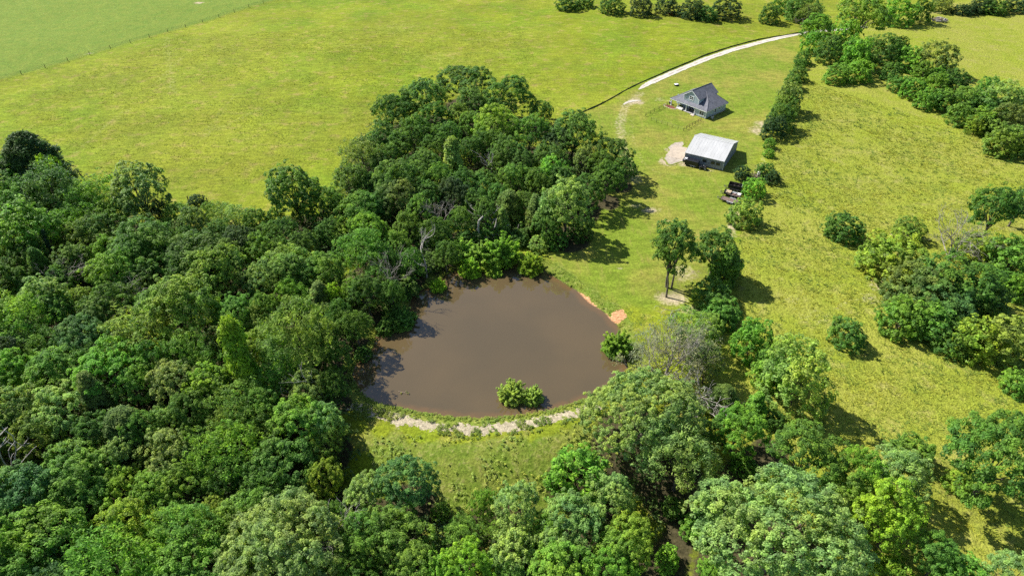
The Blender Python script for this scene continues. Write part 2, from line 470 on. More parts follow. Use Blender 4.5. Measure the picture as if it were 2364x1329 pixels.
# ------------------------------------------------------------------ trees: the list
# (u, v of the crown's upper edge, crown width in pixels, form, tint[, height / width])
TINT = {'d': ((0.094, 0.190, 0.031), 'dark green'), 'm': ((0.126, 0.246, 0.038), 'mid-green'), 'b': ((0.151, 0.303, 0.037), 'bright green'),
        'y': ((0.193, 0.301, 0.035), 'yellow-green'), 'l': ((0.188, 0.333, 0.029), 'lime green'), 'o': ((0.164, 0.268, 0.043), 'olive green'),
        'g': ((0.203, 0.311, 0.082), 'pale grey-green'), 't': ((0.104, 0.222, 0.060), 'blue-green'), 'n': ((0.153, 0.222, 0.052), 'dull olive'),
        'k': ((0.053, 0.104, 0.033), 'very dark green'), 'w': ((0.211, 0.319, 0.059), 'pale yellow-green'), 'r': ((0.237, 0.095, 0.037), 'russet')}
TREES = {
'left woods': '''75 322 128 cedarw k|20 366 110 oak m|117 388 66 shrub l 1.6|112 402 118 oak t|225 408 112 feather m|325 394 122 open g|22 432 110 oak m|45 470 125 oak b
15 527 105 oak b|145 492 92 feather m|203 520 88 oak o|240 487 98 oak d|325 514 140 oak d|250 551 78 oak b|350 555 104 oak d|268 594 116 oak b|362 476 62 oak k
408 474 68 oak o|447 492 80 oak n|505 466 72 feather m|547 478 74 feather g|588 484 58 tall m|640 508 90 oak d|630 487 52 oak d|470 543 152 oak d|495 583 114 oak o
555 527 84 oak k|602 551 76 oak m|672 560 128 oak o|745 585 104 oak m|527 610 90 oak o|605 610 98 oak g|668 600 104 oak o|740 650 78 cedar n 1.2|680 657 80 oak b
775 660 56 oak l|405 653 158 oak o|540 688 94 oak m|605 688 76 oak m|485 698 84 oak y|690 698 180 oak o|552 754 74 column l 2.6|497 758 66 oak n|430 750 110 oak m
310 726 138 feather w|185 740 108 oak t|40 698 124 oak b|100 643 92 tall g|100 588 58 cedar d|188 662 58 oak w|262 662 112 oak d|318 643 76 oak n|240 700 84 oak n
30 782 92 oak k|40 818 94 oak b|140 812 114 oak m|262 803 140 oak b|400 834 102 oak g|478 845 96 oak l|635 828 108 oak b|705 786 92 oak g|715 860 92 oak g|690 912 136 oak b
748 940 92 oak g|552 876 122 oak m|530 934 100 oak o|150 893 128 oak g|40 903 108 oak g|222 872 76 cedar n|292 936 118 cedarw n|385 936 72 oak g|372 990 56 oak o
295 1016 88 oak g|382 1012 114 oak g|178 1033 138 oak m|520 983 154 oak b|660 1008 154 oak d|815 650 64 oak b|850 640 92 oak d|835 533 122 oak b|785 522 64 feather w
350 590 90 oak m|420 580 90 oak d|330 620 80 oak d|580 700 80 oak o|350 690 90 oak m|620 760 90 oak o|740 740 90 oak d|820 720 84 oak d|775 790 80 oak d|460 800 90 oak m|350 800 90 oak m
95 760 90 oak m|210 800 80 oak d|450 900 100 oak d|610 900 90 oak m|230 960 90 oak d|90 970 100 oak o|450 960 90 oak d|770 860 70 oak d|600 960 90 oak d|-45 500 105 oak m|-60 600 110 oak d|-50 700 120 oak o|-45 800 110 oak m|-55 900 120 oak g|-45 1000 110 oak d|5 960 90 oak d|0 760 80 oak d|10 620 90 oak d|0 870 90 oak m|700 540 80 oak d|650 550 70 oak m|590 520 70 shrub d|510 510 70 oak d|430 530 70 oak d|170 570 80 oak d|60 560 80 oak d|130 690 80 oak m|150 620 70 oak d|30 650 70 shrub m|190 450 80 feather m|280 450 80 oak m|60 430 80 oak d|380 520 70 oak d|780 700 80 oak d|730 800 80 oak d|500 860 80 oak d|310 860 90 oak m|330 960 90 oak m|420 1020 80 oak m|760 980 90 oak o|610 1040 80 oak m''',
'front woods': '''200 1076 70 oak b|60 1100 150 oak t|165 1094 124 oak m|275 1088 96 oak y|360 1098 104 oak m|422 1083 112 oak m|490 1143 70 oak w|615 1093 128 oak m|745 1073 90 oak y
700 1117 72 oak g|838 1103 108 oak g|295 1173 128 oak y|430 1166 152 oak m|548 1148 106 oak o|655 1157 252 giant g|70 1194 172 oak b|255 1234 180 oak b|440 1250 160 oak m
856 1178 132 oak d|945 1064 138 oak t|920 1163 162 oak m|1060 1253 122 oak l|1115 1128 70 oak b|1195 1113 134 oak g|1320 1143 154 oak g|1332 1030 142 shrub b 0.8|1445 1184 144 oak y
1300 1257 162 oak b|1065 1198 94 oak m|1185 1213 108 oak g|960 1253 132 oak m|1015 1160 46 shrub y|800 1262 120 oak d|560 1240 110 oak o|20 1275 120 oak m|150 1290 120 oak t|1420 1290 110 oak b
1485 858 244 giant g|1572 985 176 oak g|530 1060 100 oak d|760 1150 80 oak d|350 1265 110 oak b|1180 1290 90 oak m|1400 1100 110 oak g|1540 1265 60 shrub b|1240 1180 90 oak m|-70 1110 150 oak m|-60 1230 150 oak b|700 1300 120 oak d|1010 1300 100 oak b|1140 1180 70 oak m''',
'thicket by the pasture': '''1705 938 118 oak b|1747 908 44 column b 1.6|1785 950 50 shrub d|1672 884 78 cedarw n|1850 802 134 round w 1.2|1735 737 88 shrub b 1.1|1785 784 82 shrub b 1.0|1775 830 82 shrub b
1862 1000 152 oak d|1985 1050 124 oak b|2080 1048 128 oak g|2105 1007 84 shrub m|1955 1094 114 oak o|2060 1138 148 oak l|1795 1106 312 giant g|1615 1180 82 shrub b|2292 986 196 oak d
2215 1086 60 shrub y|2168 1240 104 oak m|2060 1288 92 shrub l|2230 1290 114 shrub b|2325 1284 104 oak g|1555 1145 54 shrub d|1640 1288 56 shrub b
1720 1050 60 shrub d|1650 960 70 oak m''',
'right thicket': '''1953 496 78 shrub d|1958 738 80 shrub d|2060 546 132 shrub y 0.6|2098 508 60 shrub o|2120 616 124 oak n 0.65|2212 588 156 oak d 0.7|2172 648 128 oak t 0.6|2082 692 100 shrub b|2152 706 98 shrub m
2285 664 88 oak d 0.65|2245 738 108 shrub y|2328 736 116 shrub w|2265 543 84 shrub y|2330 558 104 shrub b|2310 624 64 shrub m|2350 640 64 shrub l|2305 442 96 open d|2358 438 70 open t|2200 752 80 shrub d|2350 860 60 shrub b''',
'hedge by the drive': '''1875 72 47 shrub b 1.0|1920 84 60 oak d 0.9|1855 121 38 shrub m|1843 156 42 shrub d|1831 176 44 shrub d|1824 198 54 shrub g 1.1|1812 222 52 oak o 0.9|1806 244 62 oak d 0.9|1789 267 56 oak k 0.9
1778 321 30 shrub b|1775 344 26 shrub b|1715 386 40 shrub k|1768 378 44 shrub d|1742 411 60 shrub b|1722 459 74 shrub w 0.8|1783 396 38 shrub k|1848 140 26 shrub d''',
'far hedge': '''1890 40 62 oak b|1985 2 104 open o|2040 21 34 shrub d|2080 2 60 oak b 0.8|2132 3 40 shrub d 1.1|2178 -2 40 oak n|2222 14 34 shrub k|2246 12 34 shrub k|2272 2 44 shrub k|2300 4 46 shrub d
2345 2 44 shrub k|1310 -6 52 shrub d|1350 -8 44 shrub m|1415 -8 54 oak d|1480 -6 58 oak k|1540 -5 52 oak k|1597 0 58 oak k|1632 12 48 oak d|1680 -2 62 oak k|1552 28 14 shrub r|1618 28 20 shrub r
1778 14 46 oak d 0.75|1855 -4 72 oak d 0.6|1815 -6 54 oak m 0.6|1870 14 50 feather n''',
'diagonal hedge': '''1978 92 62 shrub b 1.0|1960 54 58 shrub b 1.1|1985 119 54 shrub b|2038 89 66 oak d|2078 94 42 shrub b|2105 113 64 shrub b|2172 103 74 round n 0.85|1932 151 54 shrub b|1985 141 62 shrub b|2060 151 46 shrub d
2135 151 44 shrub m|2165 157 40 shrub b|2080 177 46 shrub m|2112 182 58 shrub b|2162 174 50 shrub b|2207 167 58 shrub d|2145 211 52 shrub b|2190 210 60 shrub m|2235 205 58 shrub o|2280 183 52 oak m|2268 218 46 shrub b
2318 199 72 oak g 0.8|2358 214 52 oak m|2217 244 56 shrub m|2268 256 60 shrub b|2256 274 44 shrub y|2297 270 58 shrub o|2335 249 70 oak n 0.8|2330 294 80 shrub o|2357 318 50 shrub d|2240 228 40 shrub d|2300 235 50 shrub d''',
'grove': '''1085 154 134 oak d|985 193 104 oak d|1170 196 114 oak d|900 231 90 oak d|930 224 76 oak d|1245 234 60 oak d|1057 241 66 oak o|1145 249 114 oak y|880 291 82 oak d|957 281 94 oak d|1225 271 94 oak m
1325 271 126 oak d|1415 316 92 oak d|835 328 100 feather n|850 320 70 oak d|685 391 122 open d|805 387 100 oak d|920 374 124 oak m|998 317 72 oak d|1045 327 54 column w 2.0|1087 328 66 oak d|1070 387 86 oak d
1275 369 90 oak b|1190 387 82 oak m|1272 334 84 oak d|1350 344 66 oak n|1312 436 128 oak g 0.95|745 441 94 oak m|825 449 108 oak m|915 424 108 oak n|1045 417 76 oak k|1093 438 62 oak d|855 498 94 oak b|940 494 76 oak d
1175 440 82 cedarw n|1235 454 56 cedar n|1160 486 44 cedar g|945 578 68 oak d|1030 558 66 oak d|960 590 64 shrub b|935 628 74 shrub d|900 652 70 oak d|1000 240 80 oak d|1100 210 90 oak d|1180 320 90 oak d|980 350 90 oak d
1130 300 80 oak d|1240 400 80 oak d|890 340 80 oak d|985 420 80 oak d|890 570 80 oak d|1000 500 80 oak d|1380 360 70 oak d|1290 300 80 oak k|860 400 80 oak d|1115 470 70 oak d|1060 480 60 oak d|760 500 70 oak d|700 470 60 oak o|1400 385 84 oak d|1355 405 90 oak d|1440 365 60 oak d|1260 485 76 oak d|1215 500 60 shrub d|1280 520 70 shrub m|1340 500 70 shrub d|1120 395 80 oak d|1150 430 70 oak m|1010 380 80 oak m|880 450 80 oak d|960 460 80 oak m|1080 520 60 shrub d|1130 515 60 shrub m|1210 440 70 oak d|1300 390 80 oak d|1030 290 80 oak d|920 310 80 oak d|1095 260 70 oak m|990 540 70 shrub d|1000 585 50 shrub d|870 610 70 oak d|920 530 70 oak m|1200 350 80 oak d|1160 350 70 oak d|830 490 70 oak m|780 460 70 oak d''',
'pond edge': '''1086 597 50 willow l|1112 554 66 willow y|1155 540 84 willow l|1224 584 58 willow l|1066 545 62 willow y|1197 530 50 shrub d|1011 644 36 willow l|1140 618 40 willow y 0.5|925 708 66 willow m 0.6
1182 884 60 willow w|1230 897 48 willow w|1425 764 66 willow y|1245 540 60 shrub w 0.5|905 700 50 shrub d|890 735 50 shrub d|838 800 42 shrub d''',
'trees by the lawn': '''1556 513 104 tall d 1.65|1652 528 102 tall d 1.2|1678 568 70 column m 1.4|1645 648 90 shrub m|1668 690 84 shrub m|1592 712 112 feather o 0.7|1640 716 70 shrub o|1605 748 110 oak w 0.8|1632 800 86 oak g'''
}
FORM = {'oak': ('tree', 'tree'), 'round': ('low-crowned tree', 'tree'), 'open': ('open-crowned tree', 'tree'), 'tall': ('long-trunked tree', 'tree'), 'giant': ('oak', 'tree'), 'feather': ('feathery tree', 'tree'),
        'cedar': ('cedar', 'tree'), 'cedarw': ('broad cedar', 'tree'), 'shrub': ('bush', 'bush'), 'willow': ('willow bush', 'bush'), 'column': ('vine-clad column of leaves', 'tree')}
NAME = {'oak': 'broadleaf_tree', 'round': 'bushy_tree', 'open': 'open_tree', 'tall': 'tall_tree', 'giant': 'spreading_oak', 'feather': 'feathery_tree', 'cedar': 'cedar_tree', 'cedarw': 'cedar_tree',
        'shrub': 'bush', 'willow': 'willow_bush', 'column': 'vine_clad_tree'}
# height / width, crown bottom as a share of the height
SHAPE = {'oak': (1.0, 0.22), 'round': (0.85, 0.0), 'open': (1.15, 0.30), 'tall': (1.3, 0.24), 'giant': (0.72, 0.15), 'feather': (1.0, 0.2), 'cedar': (1.7, 0.04), 'cedarw': (1.05, 0.03),
         'shrub': (0.66, 0.0), 'willow': (0.85, 0.0), 'column': (2.0, 0.0)}
TL = []
for region, txt in TREES.items():
    for row in txt.replace('\n', '|').split('|'):
        a = row.split()
        u, v, w, form, tint = float(a[0]), float(a[1]), float(a[2]), a[3], a[4]
        if form == 'oak' and ('hedge' in region or region == 'right thicket'):
            form = 'round'
        if form == 'oak' and 'woods' in region:
            vary = (int(u) * 7 + int(v)) % 13
            form = 'feather' if vary in (3, 8) else 'open' if vary == 5 else form
        hw, cb = SHAPE[form]
        if region == 'far hedge':
            hw *= 0.75
        if len(a) > 5:
            hw = float(a[5])
        gz = -2.0
        D = w * 150 / PF
        for _ in range(8):
            Ht = hw * D
            if form == 'oak' and len(a) <= 5:
                Ht = min(max(0.62 * D + 4.2, 5.0), 15.0)
            zc, cc = Ht * (1 + cb) / 2, Ht * (1 - cb) / 2
            p = at(u, v, gz + zc)
            dist = math.sqrt(p[0] ** 2 + p[1] ** 2 + (CZ - gz - zc) ** 2)
            sphi = (CZ - gz - zc) / dist
            hp = PF / dist * math.sqrt(cc * cc * (1 - sphi * sphi) + (D / 2 * sphi) ** 2) * 0.93
            p = at(u, v + hp, gz + zc)
            D = w * dist / PF
            gz = ground_z(p[0], p[1])
        if region == 'pond edge' and form == 'willow':
            gz = max(gz, WATER - 0.3)
        TL.append(dict(u=u, v=v, vc=v + hp, w=w, form=form, tint=tint, D=D, H=Ht, x=p[0], y=p[1], z=gz, region=region))

TX = np.array([t['x'] for t in TL]); TY = np.array([t['y'] for t in TL]); TR = np.array([t['D'] / 2 for t in TL])
WOOD = np.array([t['region'] in ('left woods', 'front woods', 'grove') for t in TL])

# ------------------------------------------------------------------ the ground sheet
def graded(lo, hi, step, mid_lo, mid_hi, maxstep, far_lo, far_hi, g=1.035, g2=1.35):
    a = list(np.arange(lo, hi + 1e-6, step))
    def run(p, sgn, mid, far):
        out, s = [], step
        while (p - far) * sgn < 0:
            s = min(s * g, maxstep) if (p - mid) * sgn < 0 else s * g2
            p += sgn * s
            out.append(p)
        return out
    return np.array(run(lo, -1, mid_lo, far_lo)[::-1] + a + run(hi, 1, mid_hi, far_hi))

def px_poly(pts, z=0.0):
    return np.array([at(u, v, z)[:2] for u, v in pts])

LAWN = px_poly([(1285, 276), (1400, 243), (1500, 188), (1650, 126), (1850, 76), (1850, 150), (1815, 240), (1765, 320), (1745, 400), (1705, 470), (1692, 540), (1700, 620), (1640, 660), (1560, 712), (1480, 722),
                (1400, 700), (1335, 660), (1262, 604), (1215, 560), (1330, 500), (1420, 420), (1400, 320)])
PAST = px_poly([(1870, 90), (1840, 190), (1800, 290), (1770, 370), (1712, 500), (1700, 620), (1690, 760), (1640, 900), (1790, 1100), (1990, 1300), (2200, 1700), (3600, 1700), (4200, 100), (2600, -100), (2000, 60)])
FAR = px_poly([(-900, 450), (0, 184), (208, 126), (365, 81), (501, 42), (640, 0), (760, -35), (820, -200), (-1500, -200)])
WEED = px_poly([(840, 985), (960, 1005), (1100, 1020), (1240, 1000), (1380, 975), (1440, 1030), (1420, 1150), (1200, 1200), (1010, 1210), (900, 1110), (850, 1050)])
CLAY = px_poly([(1335, 672), (1365, 700), (1398, 728)])
CLAY2 = px_poly([(1404, 738), (1425, 742), (1447, 733), (1438, 716), (1418, 720)])
CREEK = px_poly([(1520, 1329), (1560, 1240), (1590, 1180), (1630, 1130), (1720, 1070), (1790, 1040)])
BARE = [(1500, 485, 30, 9, .7), (1465, 475, 30, 8, .5), (1540, 510, 25, 8, .4), (1745, 300, 22, 10, .8), (1755, 285, 14, 10, .7), (1560, 345, 28, 14, .9), (1540, 372, 26, 12, .9), (1600, 380, 40, 5, .8), (1690, 525, 14, 12, .8),
        (1700, 495, 10, 18, .6), (1550, 690, 50, 24, .75), (1590, 715, 36, 14, .6), (1580, 630, 40, 30, .5), (1430, 620, 14, 5, .5), (1470, 236, 26, 7, .9), (1575, 370, 18, 6, .9), (2065, 540, 14, 10, .9), (2030, 660, 36, 22, .6), (2010, 690, 30, 18, .5),
        (1830, 690, 30, 14, .4), (2250, 270, 40, 6, .4), (1525, 230, 24, 5, .5), (1640, 395, 14, 4, .6), (460, 10, 14, 4, .9), (206, 124, 12, 3, .7), (1330, 545, 36, 20, .6), (560, 620, 14, 8, .5), (1880, 730, 50, 40, .3),
        (2160, 28, 30, 4, .5), (1915, 72, 16, 6, .8), (1830, 20, 26, 14, .6), (1000, 130, 90, 20, .25), (520, 110, 60, 14, .25), (820, 110, 70, 16, .25), (920, 65, 80, 18, .25), (390, 160, 14, 60, .3), (560, 320, 70, 24, .2)]
BARE = [(px_poly([(u, v)])[0], np.linalg.norm(px_poly([(u + ru, v)])[0] - px_poly([(u, v)])[0]), abs(px_poly([(u, v - rv)])[0][1] - px_poly([(u, v)])[0][1]), s) for u, v, ru, rv, s in BARE]
TRACKS = [(px_poly(p), w, s) for p, w, s in [
    ([(1480, 215), (1445, 245), (1430, 290), (1440, 350), (1470, 420)], 3.0, .45), ([(1500, 225), (1462, 262), (1455, 310), (1480, 370), (1520, 400), (1600, 410), (1680, 440)], 1.6, .28),
    ([(1462, 225), (1500, 215), (1545, 212), (1600, 195), (1640, 195)], 1.4, .22), ([(1702, 455), (1690, 500), (1693, 545)], 1.8, .5), ([(385, 85), (390, 150), (400, 215)], 3.0, .32),
    ([(545, 215), (500, 275), (470, 320)], 2.6, .3), ([(170, 360), (230, 300), (300, 250)], 2.6, .3), ([(900, 80), (1100, 90), (1250, 100)], 2.6, .28), ([(600, 250), (500, 300)], 2.2, .3),
    ([(1775, 330), (1762, 372), (1745, 392)], 1.6, .4), ([(1740, 290), (1690, 300), (1610, 290)], 2.0, .25), ([(2030, 640), (2010, 700), (1960, 690), (1900, 740)], 1.4, .35)]]

def build_ground():
    xs = graded(-46, 42, 0.5, -300, 320, 2.4, -2500, 2500)
    ys = graded(88, 150, 0.5, 20, 420, 2.4, -1500, 4500)
    X, Y = np.meshgrid(xs, ys)
    x, y = X.ravel(), Y.ravel()
    z = height(x, y)
    d = np.hypot(x, y)
    z = np.where(d > 700, z * 0.2, z)
    nx, ny = len(xs), len(ys)
    i = (np.arange(ny - 1)[:, None] * nx + np.arange(nx - 1)[None, :]).ravel()
    F_ = np.stack([i, i + 1, i + nx + 1, i + nx], -1)
    sd = poly_sd(POND, x, y)
    wob = (vnoise(x, y, 3.1, 11) - 0.5) * 3 + (vnoise(x, y, 1.2, 12) - 0.5) * 1.4
    lawn = 1 - smooth(-2.5, 1.5, poly_sd(LAWN, x, y) + wob)
    past = 1 - smooth(-3, 2, poly_sd(PAST, x, y) + wob)
    far = 1 - smooth(-2, 1, poly_sd(FAR, x, y) + wob * 0.5)
    weed = np.maximum(1 - smooth(-3, 2, poly_sd(WEED, x, y) + wob), (1 - smooth(1.5, 5.5, sd + wob * .5)))
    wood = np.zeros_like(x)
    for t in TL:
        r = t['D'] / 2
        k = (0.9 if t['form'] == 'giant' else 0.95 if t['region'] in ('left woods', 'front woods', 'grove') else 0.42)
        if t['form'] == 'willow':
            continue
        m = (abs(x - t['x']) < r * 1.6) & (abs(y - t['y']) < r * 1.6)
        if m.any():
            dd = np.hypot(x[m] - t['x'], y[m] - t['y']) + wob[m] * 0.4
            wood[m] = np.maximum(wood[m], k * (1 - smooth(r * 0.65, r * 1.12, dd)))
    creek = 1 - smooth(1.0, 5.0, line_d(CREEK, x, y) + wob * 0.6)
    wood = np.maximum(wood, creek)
    dl = line_d(CREST, x, y) + wob * 0.35
    sand = 1.12 * (1 - smooth(0.1, 1.9, dl))
    sand *= 1 - 0.12 * smooth(4, 16, x)
    clay = np.maximum(1 - smooth(0.3, 1.35, line_d(CLAY, x, y) + wob * 0.25), 1 - smooth(-0.6, 0.8, poly_sd(CLAY2, x, y) + wob * 0.3))
    bare = np.zeros_like(x)
    for (cx, cy), rx, ry, s in BARE:
        q = np.hypot((x - cx) / rx, (y - cy) / ry)
        bare = np.maximum(bare, s * (1 - smooth(0.3, 1.25, q + wob * 0.12)))
    for P, w, s in TRACKS:
        bare = np.maximum(bare, s * (1 - smooth(w * 0.3, w * 1.1, line_d(P, x, y) + wob * 0.2)))
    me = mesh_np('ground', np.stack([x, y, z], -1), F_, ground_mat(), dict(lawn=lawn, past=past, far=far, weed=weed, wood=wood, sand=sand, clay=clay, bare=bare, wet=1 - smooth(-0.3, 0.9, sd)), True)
    return tag(obj('ground', me), kind='structure')

def ground_mat():
    t = NT('pasture_ground')
    n60 = t.noise(0.012, 3, 0.5)
    n20 = t.noise(0.045, 4, 0.6, seed=7)
    n5 = t.noise(0.22, 4, 0.6, seed=21)
    n1 = t.noise(1.1, 3, 0.6, seed=3)
    n05 = t.noise(2.6, 3, 0.65, seed=9)
    streak = t.noise(0.09, 3, 0.6, stretch=(0.35, 2.2, 1, 0.5), seed=5)
    # the hayfield
    c = t.mix(t.ramp(n20, 0.35, 0.65), (0.164, 0.198, 0.012), (0.126, 0.186, 0.011))
    c = t.mix(t.ramp(n60, 0.4, 0.62, 0, 0.6), c, (0.190, 0.207, 0.020))
    c = t.mix(t.ramp(n5, 0.5, 0.74, 0, 0.75), c, (0.250, 0.205, 0.060))
    c = t.mix(t.ramp(streak, 0.56, 0.75, 0, 0.35), c, (0.115, 0.155, 0.020))
    c = t.mulv(c, t.ramp(t.noise(0.4, 4, 0.7, stretch=(0.5, 1.5, 1), seed=17), 0.3, 0.7, 0.80, 1.20))
    c = t.mulv(c, t.ramp(t.noise(0.028, 4, 0.65, seed=41), 0.34, 0.66, 0.88, 1.08))
    # far, freshly green meadow
    f = t.mix(t.ramp(n5, 0.3, 0.7), (0.108, 0.172, 0.022), (0.146, 0.192, 0.028))
    c = t.mix(t.attr('far'), c, f)
    # mown lawn
    w = t.mix(t.ramp(n20, 0.38, 0.62), (0.135, 0.185, 0.018), (0.195, 0.195, 0.034))
    w = t.mix(t.ramp(t.noise(0.5, 3, 0.6, stretch=(1.6, 0.25, 1, 0.9)), 0.5, 0.75, 0, 0.5), w, (0.23, 0.20, 0.055))
    w = t.mix(t.ramp(n5, 0.55, 0.3, 0, 0.55), w, (0.105, 0.165, 0.012))
    w = t.mulv(w, t.ramp(t.noise(0.35, 4, 0.65, stretch=(0.6, 1.8, 1, -0.4), seed=13), 0.3, 0.7, 0.82, 1.18))
    c = t.mix(t.attr('lawn'), c, w)
    # rough pasture on the right
    p = t.mix(t.ramp(n20, 0.35, 0.65), (0.203, 0.242, 0.023), (0.236, 0.247, 0.040))
    p = t.mix(t.ramp(n5, 0.5, 0.75, 0, 0.7), p, (0.270, 0.245, 0.082))
    p = t.mix(t.ramp(n5, 0.48, 0.28, 0, 0.6), p, (0.150, 0.190, 0.018))
    p = t.mix(t.ramp(n1, 0.52, 0.66, 0, 0.5), p, (0.120, 0.155, 0.016))
    c = t.mix(t.attr('past'), c, p)
    # weeds and bank grass
    g = t.mix(t.ramp(n5, 0.35, 0.65), (0.110, 0.165, 0.018), (0.165, 0.190, 0.032))
    g = t.mix(t.ramp(n1, 0.5, 0.7, 0, 0.5), g, (0.215, 0.190, 0.075))
    c = t.mix(t.ramp(t.math('ADD', t.attr('weed'), t.math('MULTIPLY', n1, 0.4)), 0.5, 0.85), c, g)
    # worn earth
    b = t.mix(n1, (0.30, 0.245, 0.150), (0.40, 0.33, 0.24))
    c = t.mix(t.ramp(t.math('ADD', t.attr('bare'), t.math('MULTIPLY', t.math('SUBTRACT', n1, 0.5), 0.9)), 0.22, 0.85, 0, 0.9), c, b)
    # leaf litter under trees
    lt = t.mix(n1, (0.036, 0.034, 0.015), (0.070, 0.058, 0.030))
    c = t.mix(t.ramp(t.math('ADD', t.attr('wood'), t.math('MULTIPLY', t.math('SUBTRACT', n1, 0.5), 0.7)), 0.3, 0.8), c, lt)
    # sand on the dam, clay on the bank
    s = t.mix(n1, (0.285, 0.24, 0.16), (0.37, 0.325, 0.235))
    c = t.mix(t.ramp(t.math('ADD', t.attr('sand'), t.math('MULTIPLY', t.math('SUBTRACT', t.ramp(t.noise(0.8, 3, 0.6, seed=31), 0.34, 0.66), 0.5), 1.0)), 0.5, 0.66), c, s)
    k = t.mix(n05, (0.36, 0.17, 0.075), (0.50, 0.29, 0.16))
    c = t.mix(t.ramp(t.math('ADD', t.attr('clay'), t.math('MULTIPLY', t.math('SUBTRACT', t.math('ADD', n1, n05), 1.0), 1.3)), 0.42, 0.72), c, k)
    c = t.mix(t.ramp(t.attr('wet'), 0.35, 0.9, 0, 0.85), c, (0.060, 0.045, 0.030))
    # grain of the grass
    grain = t.math('MULTIPLY', t.ramp(n05, 0.3, 0.7, 0.72, 1.28), t.ramp(n1, 0.3, 0.7, 0.86, 1.14))
    c = t.mulv(c, t.math('MULTIPLY', grain, 0.95))
    t.base(c)
    t.set(0.95, 0.1)
    h = t.math('ADD', t.math('MULTIPLY', n1, 0.9), t.math('MULTIPLY', n05, 0.45))
    h = t.math('MULTIPLY', h, t.math('ADD', t.math('MULTIPLY', t.attr('past'), 0.7), t.math('SUBTRACT', 0.75, t.math('MULTIPLY', t.attr('lawn'), 0.35))))
    t.bump(h, 0.75, 0.45)
    return t.m

build_ground()

# ------------------------------------------------------------------ pond water
def water_mat():
    t = NT('muddy_water')
    n = t.ramp(t.noise(0.05, 3, 0.5), 0.3, 0.7)
    c = t.mix(n, (0.074, 0.055, 0.028), (0.088, 0.063, 0.031))
    sh = t.math('ADD', t.attr('shore'), t.math('MULTIPLY', t.math('SUBTRACT', t.noise(0.35, 3, 0.6), 0.5), 1.2))
    c = t.mix(t.ramp(sh, 0.35, 1.0, 0, 0.75), c, (0.118, 0.070, 0.030))
    t.base(c)
    t.set(0.03, 0.85)
    t.b.inputs['IOR'].default_value = 1.42
    gust = t.ramp(t.noise(0.07, 2, 0.5, seed=3), 0.42, 0.62, 0.15, 1.0)
    h = t.math('ADD', t.noise(2.2, 2, 0.5, stretch=(0.8, 1.6, 1)), t.math('MULTIPLY', t.noise(7, 2, 0.5), 0.3))
    t.bump(t.math('MULTIPLY', h, gust), 0.05, 0.05)
    return t.m
lo, hi = POND.min(axis=0) - 2.5, POND.max(axis=0) + 2.5
wx, wy = np.arange(lo[0], hi[0], 0.6), np.arange(lo[1], hi[1], 0.6)
X, Y = np.meshgrid(wx, wy)
sdw = poly_sd(POND, X.ravel(), Y.ravel())
nx = len(wx)
i = (np.arange(len(wy) - 1)[:, None] * nx + np.arange(nx - 1)[None, :]).ravel()
F_ = np.stack([i, i + 1, i + nx + 1, i + nx], -1)
F_ = F_[sdw[F_].min(axis=1) < 1.2]
used, inv = np.unique(F_, return_inverse=True)
V = np.stack([X.ravel()[used], Y.ravel()[used], np.full(len(used), WATER)], -1)
tag(obj('pond_water', mesh_np('pond_water', V, inv.reshape(F_.shape), water_mat(), dict(shore=smooth(-3.5, 0.2, sdw[used])), True)), kind='structure')

# ------------------------------------------------------------------ gravel drive
def drive_mat(k=1.0):
    t = NT('pale_gravel')
    n1 = t.noise(0.9, 4, 0.65)
    n2 = t.noise(0.25, 3, 0.6)
    ac = t.attr('across')
    c = t.mix(t.ramp(n1, 0.3, 0.7), (0.36, 0.325, 0.285), (0.52, 0.48, 0.44))
    mid = t.math('MULTIPLY', t.ramp(t.math('ABSOLUTE', ac), 0.35, 0.08), t.ramp(n2, 0.38, 0.6))
    c = t.mix(t.math('MULTIPLY', mid, 0.75), c, (0.22, 0.19, 0.15))
    if k != 1.0:
        c = t.mix(1.0, c, (k, k * .95, k * .88), 'MULTIPLY')
    edge = t.ramp(t.math('ADD', t.math('ABSOLUTE', ac), t.math('MULTIPLY', t.math('SUBTRACT', n1, 0.5), 0.9)), 0.72, 1.0)
    c = t.mix(edge, c, (0.150, 0.182, 0.022))
    t.base(c)
    t.set(0.95, 0.1)
    t.bump(n1, 0.3, 0.06)
    return t.m

def spline(P, n):
    """Catmull-Rom through points, n samples each"""
    P = np.asarray(P, float)
    Q = np.vstack([2 * P[0] - P[1], P, 2 * P[-1] - P[-2]])
    out = []
    for i in range(1, len(Q) - 2):
        for s in np.arange(n) / n:
            a, b, c, d = Q[i - 1:i + 3]
            out.append(0.5 * (2 * b + (c - a) * s + (2 * a - 5 * b + 4 * c - d) * s ** 2 + (3 * b - a - 3 * c + d) * s ** 3))
    out.append(P[-1])
    return np.array(out)

def strip(P, halfw, zoff, cross=(-1, -.5, 0, .5, 1), jit=0.0, seed=1):
    rs = np.random.RandomState(seed)
    T = np.gradient(P, axis=0)
    T /= np.linalg.norm(T, axis=1)[:, None]
    N = np.stack([-T[:, 1], T[:, 0]], -1)
    V, A = [], []
    for i in range(len(P)):
        hw = halfw[i] if hasattr(halfw, '__len__') else halfw
        for c_ in cross:
            k = c_ * hw * (1 + (rs.rand() - .5) * jit * abs(c_))
            q = P[i] + N[i] * k
            V.append((q[0], q[1], ground_z(q[0], q[1]) + zoff))
            A.append(c_)
    m = len(cross)
    i = (np.arange(len(P) - 1)[:, None] * m + np.arange(m - 1)[None, :]).ravel()
    return np.array(V), np.stack([i, i + m, i + m + 1, i + 1], -1)[:, ::-1], np.array(A)

